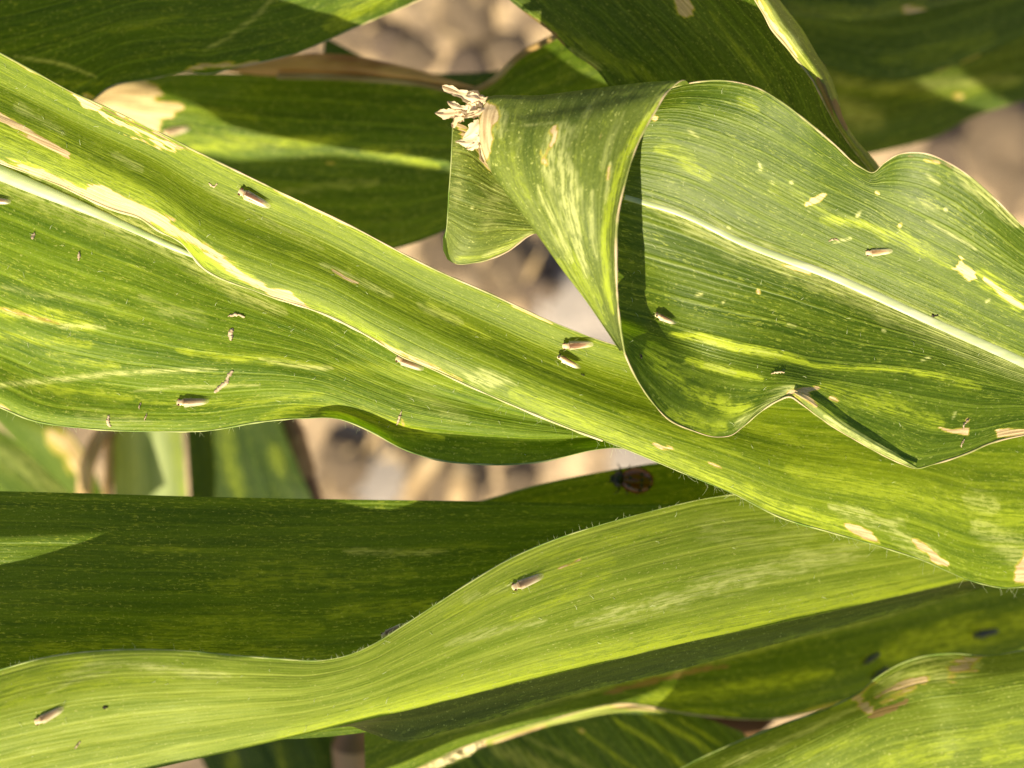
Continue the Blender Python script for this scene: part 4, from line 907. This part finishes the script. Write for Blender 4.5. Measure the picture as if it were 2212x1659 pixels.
# ---- added leaf-shaped blockers, unseen outside the frame, cut to cast the wanted shade ---------
def shade_blocker(targets, zt, h, label, seed):
    """an added leaf-shaped blocker at height h (mm), cut so its shadow falls over the given places at height zt"""
    def up(px, py, z=None):
        z = zt if z is None else z; k = h - z
        p = W(px, py, z); return np.array([p[0] + TS.x/TS.z*k*.001, p[1] + TS.y/TS.z*k*.001, h*.001])
    top, bot = targets
    A = [up(*p) for p in top]; B = [up(*p) for p in bot]
    n = 120
    def rs(P):
        P = np.array(P); t = np.linspace(0, 1, len(P)); x = np.linspace(0, 1, n)
        return np.stack([np.interp(x, t, P[:, i]) for i in range(3)], -1)
    a, b = rs(A), rs(B); V = []; F = []; m = 12
    for i in range(n):
        for j in range(m):
            t = j/(m-1); p = a[i]*(1-t) + b[i]*t; V.append((p[0], p[1], p[2] + .002*math.sin(math.pi*t)))
    for i in range(n-1):
        for j in range(m-1): F.append((i*m+j, i*m+j+1, (i+1)*m+j+1, (i+1)*m+j))
    r = empty('maize_leaf', tuple(a[n//2]), label, 'maize leaf', LEAF_GROUP)  # shares the leaf name, but added only to cast shade
    o = new_mesh('blade', V, F, mb3, r)
    uv = o.data.uv_layers.new(name='UVMap')
    for l in o.data.loops:
        i, j = divmod(l.vertex_index, m); uv.data[l.index].uv = (i*2., j*2.)
    Vn = np.array(V); 
    # report where it would fall in the picture
    pz = CD - Vn[:, 2]; px = 1106 + Vn[:, 0]/(K*pz/CD); py = 829.5 - Vn[:, 1]/(K*pz/CD)
    ins = ((px > 0) & (px < 2212) & (py > 0) & (py < 1659)).sum()
    if ins: raise RuntimeError('shade leaf in frame %s %d' % (label, ins)) if DEBUG else None
    return r
SHADE = True
DEBUG = False
if SHADE:
    shade_blocker(([(-600,1060),(-200,1052),(51,1042),(348,969),(678,944),(776,966),(904,1007),(1014,1022),(1297,1057),(1450,1090)],
                [(-600,1200),(-250,1205),(0,1208),(205,1216),(300,1200),(400,1194),(518,1190),(688,1215),(800,1225),(1150,1160),(1450,1120)]), 0, 48,
               'added leaf-shaped shade blocker off the lower edge, above the wide shaded leaf', 1)
    shade_blocker(([(x, y - (9 if x < 850 else 0) + 1, z) for x, y, z in hermite(M8, 121)], [(x + 10, y + 14, z - 1) for x, y, z in hermite(NS, 121)]), 0, 34,
               'added leaf-shaped shade blocker off the lower edge, along the fold of the bright leaf', 4)
    shade_blocker(([(700,1420),(1000,1370),(1250,1340),(1500,1310)], [(700,1640),(1000,1560),(1250,1535),(1500,1530)]), -30, -2,
               'added leaf-shaped shade blocker off the lower edge, over the torn pale edge', 2)
    shade_blocker(([(330,1600),(560,1540),(700,1400),(900,1360)], [(330,1800),(560,1800),(700,1800),(900,1800)]), -80, -12,
               'low added leaf-shaped shade blocker off the lower edge at the left', 5)
    shade_blocker(([(820,1640),(1050,1560),(1250,1490),(1500,1490),(1700,1560)], [(820,1900),(1050,1870),(1250,1820),(1500,1790),(1700,1750)]), -44, -8,
               'low added leaf-shaped shade blocker off the lower edge at the centre', 3)

# ---- stuff on the ground ---------------------------------------------------------------
clod_m = plain_mat('soil_clod', (.15, .105, .075), (.34, .25, .17), 120, .95, 0, bump=.001)
def gpos(px, py, z=-357):
    return W(px, py, z)
def clod(px, py, r, seed, label, mat=clod_m, name='soil_clod', cat='clod', flat=.6, ax=1.):
    bm = bmesh.new(); bmesh.ops.create_icosphere(bm, subdivisions=4, radius=1)
    for v in bm.verts:
        n = fnoise(np.array([v.co.x*1.7 + seed]), np.array([v.co.y*1.7 + v.co.z*1.3]), seed, 4)[0]
        v.co *= 1 + .22*n
        v.co.x *= ax; v.co.z *= flat
    me = bpy.data.meshes.new(name); bm.to_mesh(me); bm.free(); me.materials.append(mat)
    me.polygons.foreach_set('use_smooth', [True]*len(me.polygons))
    o = bpy.data.objects.new(name, me); COL.objects.link(o); p = gpos(px, py); o.location = p; o.scale = (r, r, r); o.rotation_euler.z = seed
    return tag(o, label, cat, 'clods on the dry soil')
dark_m = plain_mat('dark_hole_soil', (.05, .035, .03), (.11, .08, .06), 90, 1)
grey_m = plain_mat('grey_stone', (.26, .23, .23), (.36, .31, .29), 60, .9, 0, bump=.0006)
straw_m = plain_mat('dry_straw', (.26, .18, .10), (.50, .37, .22), 100, .8, 0, stretch=(.2, 1, 1))
for i, (px, py, r, lab) in enumerate([
    (760,40,.012,'soil clod in the bare ground left of the top gap'),(900,120,.008,'soil clod just above the curled brown edge'),(1010,30,.010,'soil clod in the middle of the top gap'),(1090,110,.007,'small soil clod at the right side of the top gap'),
    (900,975,.009,'tan clod below the wavy edge of the left leaf'),(980,1045,.011,'tan clod above the wide shaded leaf'),(740,1000,.010,'brown clod at the right of the brown stem'),(1120,1040,.007,'small clod left of the ladybird leaf'),
    (2140,330,.016,'brown clod at the right edge between the leaves'),(2200,400,.012,'tan clod at the right edge under the brown clod'),(1100,590,.009,'clod in the gap left of the folded tip'),(950,560,.008,'small clod under the folded tip')]):
    clod(px, py, r, 300 + i, lab)
clod(2070, 330, .011, 405, 'dark clod in the right gap under the blurred leaves', dark_m)
clod(2195, 290, .010, 406, 'dark clod at the right edge above the brown clod', dark_m)
clod(1010, 150, .008, 407, 'dark clod low in the top gap', dark_m)
clod(830, 90, .007, 408, 'small dark clod at the left of the top gap', dark_m)
clod(1190, 632, .012, 400, 'dark lump standing in for a shaded hole in the gap left of the folded leaf', dark_m, flat=.9, ax=.8)  # dark colour stands in for the shade of a hole
clod(1300, 670, .024, 401, 'smooth grey stone in the gap beside the folded leaf', grey_m, 'stone', 'stone', .5, .8)
clod(1400, 985, .012, 402, 'pale grey stone beside the ladybird', grey_m, 'stone', 'stone', .4, 1.4)
clod(850, 1010, .009, 403, 'blue grey stone in the gap under the left leaf', grey_m, 'stone', 'stone', .5, 1.6)
def straw(a, b, r, label):
    P = [gpos(*a, -352), gpos((a[0]+b[0])/2 + 4, (a[1]+b[1])/2 - 3, -350), gpos(*b, -352)]
    c = hermite([tuple(p) for p in P], 20); c = [tuple(p) for p in c]
    v, f = tube(c, [r*(.8 + .3*math.sin(i/19*math.pi)) for i in range(20)], 8)
    o = new_mesh('straw_piece', v, f, straw_m); return tag(o, label, 'straw', 'dry straw on the soil')
straw((880,1060),(960,960), .0032, 'dry straw between the left leaf and the wide shaded leaf')
straw((985,1090),(1000,1000), .0036, 'pale upright straw above the wide shaded leaf')
# loose litter
V = []; F = []; r_ = random.Random(9)
for k in range(1600):
    x, y = r_.uniform(-.26, .26), r_.uniform(-.2, .24); L = r_.uniform(.003, .016); t = r_.uniform(0, math.pi); ww = r_.uniform(.0004, .0016)
    d = np.array([math.cos(t), math.sin(t), r_.uniform(-.15, .25)]) * L/2; nrm = np.array([-math.sin(t), math.cos(t), 0]) * ww
    c = np.array([x, y, -.352 + r_.uniform(-.003, .003)]); o = len(V)
    V += [c-d, c+nrm*.8 + np.array([0, 0, .0006]), c+d, c-nrm*.8]; F.append((o, o+3, o+2, o+1))
tag(new_mesh('plant_litter', V, F, straw_m, None, False), kind='stuff')

# ================================================================== THE INSECTS
def gradient_mat(name, stops, axis, rough=.45, trans=.0, noise=.25, scale=2500, spec=.5, alpha=None):
    m = bpy.data.materials.new(name); m.use_nodes = True; nt = m.node_tree; L = nt.links.new
    tc = nt.nodes.new('ShaderNodeTexCoord'); sp = nt.nodes.new('ShaderNodeSeparateXYZ'); L(tc.outputs['Generated'], sp.inputs[0])
    n = nt.nodes.new('ShaderNodeTexNoise'); n.inputs['Scale'].default_value = 7; n.inputs['Detail'].default_value = 3; L(tc.outputs['Generated'], n.inputs['Vector'])
    x = math_n(nt, 'ADD', sp.outputs[axis], math_n(nt, 'MULTIPLY', math_n(nt, 'SUBTRACT', n.outputs[0], .5), noise))
    cr = nt.nodes.new('ShaderNodeValToRGB'); L(x, cr.inputs[0])
    cr.color_ramp.elements[0].position = stops[0][0]; cr.color_ramp.elements[0].color = stops[0][1] + (1,)
    cr.color_ramp.elements[1].position = stops[-1][0]; cr.color_ramp.elements[1].color = stops[-1][1] + (1,)
    for p, c_ in stops[1:-1]:
        e = cr.color_ramp.elements.new(p); e.color = c_ + (1,)
    pr = nt.nodes['Principled BSDF']; L(cr.outputs[0], pr.inputs['Base Color']); pr.inputs['Roughness'].default_value = rough
    pr.inputs['Specular IOR Level'].default_value = spec
    sh = pr.outputs[0]
    if trans:
        tr = nt.nodes.new('ShaderNodeBsdfTranslucent'); L(cr.outputs[0], tr.inputs['Color'])
        mx = nt.nodes.new('ShaderNodeMixShader'); mx.inputs[0].default_value = trans; L(sh, mx.inputs[1]); L(tr.outputs[0], mx.inputs[2]); sh = mx.outputs[0]
    if alpha:
        ta = nt.nodes.new('ShaderNodeBsdfTransparent'); mx = nt.nodes.new('ShaderNodeMixShader')
        f_ = mapr(nt, sp.outputs[0], alpha[0], alpha[1], 0, alpha[2]); L(f_, mx.inputs[0]); L(sh, mx.inputs[1]); L(ta.outputs[0], mx.inputs[2]); sh = mx.outputs[0]
    L(sh, nt.nodes['Material Output'].inputs[0]); return m
body_m = gradient_mat('hopper_body', [(0., (.62, .56, .32)), (.5, (.66, .55, .34)), (.85, (.40, .28, .16)), (1., (.22, .14, .07))], 2)
wing_m = gradient_mat('hopper_wing', [(0., (.70, .66, .44)), (.6, (.62, .56, .40)), (.86, (.42, .31, .19)), (1., (.22, .14, .08))], 2, .3, .25, .3, alpha=(.62, 1., .55))
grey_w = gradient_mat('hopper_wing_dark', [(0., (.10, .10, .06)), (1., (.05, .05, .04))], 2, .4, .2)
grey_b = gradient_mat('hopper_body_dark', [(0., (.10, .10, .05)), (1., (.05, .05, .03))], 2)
eye_m = plain_mat('insect_eye', (.05, .015, .01), (.10, .03, .02), 900, .2)
leg_m = plain_mat('insect_leg', (.26, .30, .09), (.40, .40, .18), 900, .5, .2)
gx = .001
def loft(secs, seg=14):
    """secs: (x, halfwidth, z low, z high) in mm"""
    V = []; F = []
    for x, hw, z0, z1 in secs:
        for k in range(seg):
            t = 2*math.pi*k/seg; c, s_ = math.cos(t), math.sin(t)
            V.append((x*gx, hw*gx*math.copysign(abs(c)**.8, c), ((z0+z1)/2 + (z1-z0)/2*math.copysign(abs(s_)**.9, s_))*gx))
    n = len(secs)
    for i in range(n-1):
        for k in range(seg): F.append((i*seg+k, (i+1)*seg+k, (i+1)*seg+(k+1) % seg, i*seg+(k+1) % seg))
    F.append(tuple(range(seg))); F.append(tuple((n-1)*seg+k for k in range(seg))[::-1]); return V, F
def make_hopper(name, bm_, wm_):
    root = empty(name, (0, 0, 0))
    v, f = loft([(-1.95,.10,.30,.42),(-1.88,.30,.20,.62),(-1.7,.40,.14,.70),(-1.48,.44,.12,.80),(-1.32,.34,.14,.80),(-1.15,.46,.12,.92),(-.8,.52,.14,.94),(-.4,.48,.16,.86),(.2,.40,.18,.74),(.8,.26,.2,.56),(1.2,.10,.24,.42)])
    new_mesh('body', v, f, bm_, root)
    for s_ in (-1, 1):
        V = []; F = []; nx, ny = 18, 7
        for i in range(nx):
            t = i/(nx-1); x = -1.0 + 3.15*t
            top = .98 - .30*t - .10*t*t; low = .16 + .10*t + .22*max(0, t-.7)/.3
            hw = .60*(1 - .38*t) * (1 if t < .75 else math.sqrt(max(0, 1-((t-.75)/.27)**2))) + .02
            for j in range(ny):
                q = j/(ny-1)
                y = s_ * (.015 + hw*math.sin(q*math.pi/2)); z = top - (top-low)*(1 - math.cos(q*math.pi/2)) * (1 if t < .75 else max(.1, 1-((t-.75)/.27)**2))
                V.append((x*gx, y*gx, z*gx))
        for i in range(nx-1):
            for j in range(ny-1): F.append((i*ny+j, i*ny+j+1, (i+1)*ny+j+1, (i+1)*ny+j))
        new_mesh('wing', V, F, wm_, root)
        bm = bmesh.new(); bmesh.ops.create_icosphere(bm, subdivisions=2, radius=.15*gx)
        me = bpy.data.meshes.new('eye'); bm.to_mesh(me); bm.free(); me.materials.append(eye_m)
        e = bpy.data.objects.new('eye', me); COL.objects.link(e); e.parent = root; e.location = (-1.66*gx, s_*.40*gx, .62*gx); e.scale = (1.2, .7, 1)
        for bx, fx, o in ((-1.4, -1.7, .72), (-1.0, -.9, .78), (-.6, .1, .85)):
            pts = [(bx*gx, s_*.3*gx, .2*gx), ((bx+fx)/2*gx, s_*(.3+o)/1.7*gx, .42*gx), (fx*gx, s_*o*gx, .02*gx), ((fx + (.25 if fx > bx else -.18))*gx, s_*(o+.08)*gx, .01*gx)]
            v, f = tube(pts, [.038*gx, .028*gx, .02*gx, .012*gx], 5); new_mesh('leg', v, f, leg_m, root)
        v, f = tube([(-1.85*gx, s_*.2*gx, .42*gx), (-2.1*gx, s_*.38*gx, .45*gx), (-2.35*gx, s_*.4*gx, .35*gx)], [.04*gx, .02*gx, .012*gx], 4); new_mesh('antenna', v, f, leg_m, root)
    return root
def wing_variant(name, ridge, side, tip):
    return gradient_mat(name, [(0., side), (.52, side), (.74, ridge), (1., (ridge[0]*.5, ridge[1]*.45, ridge[2]*.4))], 2, .3, .2, .35, alpha=(.58, .95, .7))
def copy_tree(o, parent=None):
    c_ = o.copy(); COL.objects.link(c_)
    if parent: c_.parent = parent
    for ch in list(o.children): copy_tree(ch, c_)
    return c_
BV = {1: bvh(s1), 2: bvh(s2), 4: bvh(s4), 6: bvh(s6), 8: bvh(s8), 7: bvh(s7b), 10: bvh(s10), 11: bvh(s11)}
def on_leaf(k, px, py):
    o = Vector((0, 0, CD)); d = (Vector(W(px, py, 0)) - o).normalized()
    h = BV[k].ray_cast(o, d)
    if h[0] is None: print('MISS', k, px, py); return Vector(W(px, py, 0)), Vector((0, 0, 1))
    n = h[1] if h[1].z > 0 else -h[1]
    return h[0], n
def place(root, k, head, tail, body_len=4.1, roll=0., lift=0.):
    ph, n1 = on_leaf(k, *head); pt, n2 = on_leaf(k, *tail); n = (n1 + n2).normalized()
    mpos, _ = on_leaf(k, (head[0]+tail[0])/2, (head[1]+tail[1])/2)
    x = (pt - ph); L = x.length; x.normalize(); n = (n - x*n.dot(x)).normalized(); y = n.cross(x)
    if roll: n, y = n*math.cos(roll) + y*math.sin(roll), y*math.cos(roll) - n*math.sin(roll)
    s_ = L/(body_len*gx)
    root.matrix_world = Matrix.Translation(mpos + n*lift*gx) @ Matrix((x, y, n)).transposed().to_4x4() @ Matrix.Diagonal((s_, s_*.95, s_*.95, 1))
protos = [make_hopper('planthopper', body_m, wing_variant('hopper_wing_' + n_, r_2, s_2, None)) for n_, r_2, s_2 in (
    ('reddish', (.26, .14, .08), (.68, .58, .40)), ('grey', (.28, .18, .10), (.54, .48, .35)), ('cream', (.42, .27, .13), (.78, .70, .44)), ('dull', (.28, .20, .12), (.46, .40, .27)))]
used_p = set()
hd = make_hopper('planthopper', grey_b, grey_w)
HG = 'small planthoppers sitting on the leaves'
spots = [(1,(515,414),(584,449),'planthopper with a reddish back on the long leaf near its upper edge at the left'),
    (4,(355,288),(412,276),'blurred planthopper on the leaf behind, beside the straw coloured patch'),
    (2,(-34,432),(24,438),'planthopper cut by the left edge of the picture, only its tail showing'),
    (6,(1408,685),(1453,704),'small grey planthopper with a round shadow on the right leaf beside the fold'),
    (6,(1868,547),(1926,542),'pale cream planthopper on the upper half of the big right leaf'),
    (1,(1213,746),(1280,741),'planthopper on the long leaf, the upper of the two close together'),
    (1,(1198,776),(1248,802),'planthopper on the long leaf, the lower of the two close together'),
    (2,(853,774),(914,798),'planthopper on the left leaf tucked against the edge of the long leaf'),
    (2,(381,873),(452,869),'planthopper low on the broad left leaf near its wavy edge'),
    (8,(76,1563),(139,1530),'planthopper at the left end of the bright bottom leaf'),
    (8,(1104,1272),(1172,1244),'flat pale planthopper in the middle of the bright bottom leaf'),
    (8,(824,1376),(872,1350),'planthopper clinging to the upper edge of the bright bottom leaf')]
for i, (k, h_, t_, lab) in enumerate(spots):
    v_ = (0, 3, 1, 1, 2, 0, 2, 1, 3, 3, 3, 1)[i]
    o = copy_tree(protos[v_]) if v_ in used_p else protos[v_]
    used_p.add(v_)
    o['label'] = lab; o['category'] = 'planthopper'; o['group'] = HG
    place(o, k, h_, t_, roll=(.5, .2, .1, .45, .3, .15, .5, .2, .35, .3, .1, .3)[i], lift=.4 if i in (0, 3, 5, 6) else .05)
    if i == 10: o.scale.z *= .35
    elif i not in (0, 3, 5, 6): o.scale.z *= .8
for i, (k, h_, t_, lab) in enumerate([(10,(1862,1432),(1898,1412),'dark blurred planthopper on the shaded lower leaf'),(10,(1880,1468),(1916,1440),'dark planthopper shape standing in for an insect shadow, just below another on the shaded lower leaf'),(10,(2098,1373),(2152,1362),'dark planthopper shape standing in for an insect shadow on the shaded lower leaf near the right edge')]):  # second and third are dark shapes for insect shadows seen through the blade
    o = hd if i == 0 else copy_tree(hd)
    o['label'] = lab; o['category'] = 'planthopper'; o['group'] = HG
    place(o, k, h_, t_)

# ---- ladybird
lb = empty('ladybird', (0, 0, 0), 'dark orange ladybird in shade at the gap under the long leaf', 'ladybird')
shell_m = plain_mat('ladybird_shell', (.085, .022, .003), (.13, .036, .005), 300, .18)
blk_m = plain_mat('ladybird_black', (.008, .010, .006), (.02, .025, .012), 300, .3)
def dome(cx, a, b, h, name, mat, half=0, x0=-1.):
    V = []; F = []; nu, nv = 20, 10
    for i in range(nu+1):
        th = math.pi*i/nu
        for j in range(nv+1):
            ph = math.pi*j/nv if half == 0 else math.pi/2*j/nv
            if half: y = half*math.sin(ph); zz = math.cos(ph)
            else: y = -math.cos(ph); zz = math.sin(ph)
            x = -math.cos(th)*a; r = math.sin(th)
            V.append(((cx+x)*gx, (b*r*y + half*.03)*gx, (h*r*zz + .15)*gx))
    for i in range(nu):
        for j in range(nv): F.append((i*(nv+1)+j, i*(nv+1)+j+1, (i+1)*(nv+1)+j+1, (i+1)*(nv+1)+j))
    return new_mesh(name, V, F, mat, lb)
for s_ in (-1, 1):
    e = dome(.6, 2.2, 1.75, 1.6, 'wing_case', shell_m, s_)
    for (sx, sy) in ((-.5, .5), (.9, 1.0), (1.0, .35), (2.0, .5)):
        r2 = max(0, 1 - ((sx-.6)/2.2)**2 - (sy/1.75)**2); p = Vector((sx*gx, s_*sy*gx, (1.6*math.sqrt(r2) + .16)*gx))
        bm = bmesh.new(); bmesh.ops.create_icosphere(bm, subdivisions=2, radius=.28*gx); me = bpy.data.meshes.new('spot'); bm.to_mesh(me); bm.free(); me.materials.append(blk_m)
        sp_ = bpy.data.objects.new('spot', me); COL.objects.link(sp_); sp_.parent = e; sp_.location = p; sp_.scale = (1, 1, .35)
dome(-1.75, .75, 1.15, 1.0, 'thorax', blk_m); dome(-2.4, .45, .6, .6, 'head', blk_m)
for s_ in (-1, 1):
    for bx, fx in ((-1.5, -2.1), (-.6, -.5), (.4, 1.0)):
        v, f = tube([(bx*gx, s_*1.1*gx, .4*gx), ((bx+fx)/2*gx, s_*1.7*gx, .5*gx), (fx*gx, s_*2.05*gx, .02*gx)], [.12*gx, .09*gx, .05*gx], 5); new_mesh('leg', v, f, blk_m, lb)
    v, f = tube([(-2.7*gx, s_*.3*gx, .4*gx), (-3.2*gx, s_*.6*gx, .5*gx)], [.05*gx, .04*gx], 4); new_mesh('antenna', v, f, blk_m, lb)
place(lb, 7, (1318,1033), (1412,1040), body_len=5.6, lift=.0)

# ---- cast skins and specks lying on the leaves
skin_m = plain_mat('cast_skin', (.40, .30, .20), (.66, .54, .38), 1500, .7, .35)
def skin(k, pts, wd, label, seed, mat=skin_m, name='cast_skin', cat='cast skin'):
    rr = random.Random(seed); n = max(6, len(pts)*5); c_ = hermite([(x, y, 0) for x, y in pts], n); V = []; F = []
    for i in range(n):
        x, y = c_[i, 0] + rr.uniform(-1.2, 1.2), c_[i, 1] + rr.uniform(-1.2, 1.2)
        p, nn = on_leaf(k, x, y); a = c_[min(i+1, n-1)] - c_[max(i-1, 0)]; t = np.array([a[1], a[0]]) / (np.hypot(a[0], a[1]) + 1e-6)
        hw = wd * K * rr.uniform(.35, 1.1) * math.sin(math.pi*(i+.5)/n)**.4
        s_ = Vector((t[0], t[1], 0)); lift = nn * (.00008 + .00022*rr.random())
        V += [tuple(p + s_*hw + nn*.00005), tuple(p + lift), tuple(p - s_*hw + nn*.00006)]
    for i in range(n-1):
        for j in range(2): F.append((i*3+j, i*3+j+1, (i+1)*3+j+1, (i+1)*3+j))
    cen = V[len(V)//2*1]; V = [tuple(np.array(v) - np.array(cen)) for v in V]
    o = new_mesh(name, V, F, mat); o.location = cen; so = o.modifiers.new('thick', 'SOLIDIFY'); so.thickness = .00006
    return tag(o, label, cat, 'crumbs and cast skins on the leaves')
skin(2, [(505,800),(494,812),(488,826),(474,838),(462,848)], 6, 'long crumbly cast skin above the lowest planthopper of the left leaf', 1)
skin(2, [(502,708),(498,722),(499,736)], 7, 'short upright cast skin in the middle of the left leaf', 2)
skin(2, [(493,684),(510,680),(528,684)], 4, 'thin level cast skin just above the short upright one', 3)
skin(2, [(236,898),(233,912),(240,922)], 5, 'small cast skin at the lower left wavy edge', 4)
skin(2, [(74,503),(70,516)], 5, 'tiny cast skin near the white midrib at the left', 5)
skin(2, [(172,543),(170,562)], 3.5, 'thin cast skin right of the one by the white midrib', 6)
skin(2, [(868,888),(862,905),(858,916)], 4, 'cast skin above the wavy edge right of the middle', 7)
skin(2, [(305,870),(300,884)], 3, 'tiny crumb left of the lowest planthopper of the left leaf', 8)
skin(2, [(318,894),(312,908)], 2.6, 'tiny crumb below left of the lowest planthopper', 9)
skin(6, [(2093,905),(2084,915),(2080,928)], 2.6, 'thin pale cast skin between two cream scars on the right leaf', 10)
skin(6, [(2083,948),(2075,965)], 3, 'thin pale cast skin under the cream scars of the right leaf', 11)
skin(6, [(1790,521),(1800,516),(1812,519)], 3.4, 'star shaped crumb left of the cream planthopper', 12)
skin(6, [(1668,808),(1684,804),(1696,806)], 2.6, 'thin pale sliver standing at the crease of the right leaf', 13)
skin(1, [(452,395),(462,403),(470,396)], 3, 'tiny star shaped crumb left of the reddish planthopper', 14)
skin(8, [(160,1618),(168,1608),(174,1602)], 2.6, 'tiny pale crumb on the bright bottom leaf', 15)
speck_m = plain_mat('dark_speck', (.008, .007, .005), (.03, .02, .015), 1500, .6)
skin(6, [(2012,679),(2019,683),(2026,680)], 4, 'black speck right of the midrib on the big right leaf', 20, speck_m, 'dark_speck', 'speck')
skin(6, [(1383,765),(1385,775)], 3, 'black speck beside the folded margin', 21, speck_m, 'dark_speck', 'speck')
skin(8, [(222,1530),(228,1527),(233,1528)], 3.4, 'black speck on the bright bottom leaf', 22, speck_m, 'dark_speck', 'speck')
skin(1, [(1254,808),(1262,812)], 1, 'minute dark crumb beside the lower planthopper', 23, speck_m, 'dark_speck', 'speck')
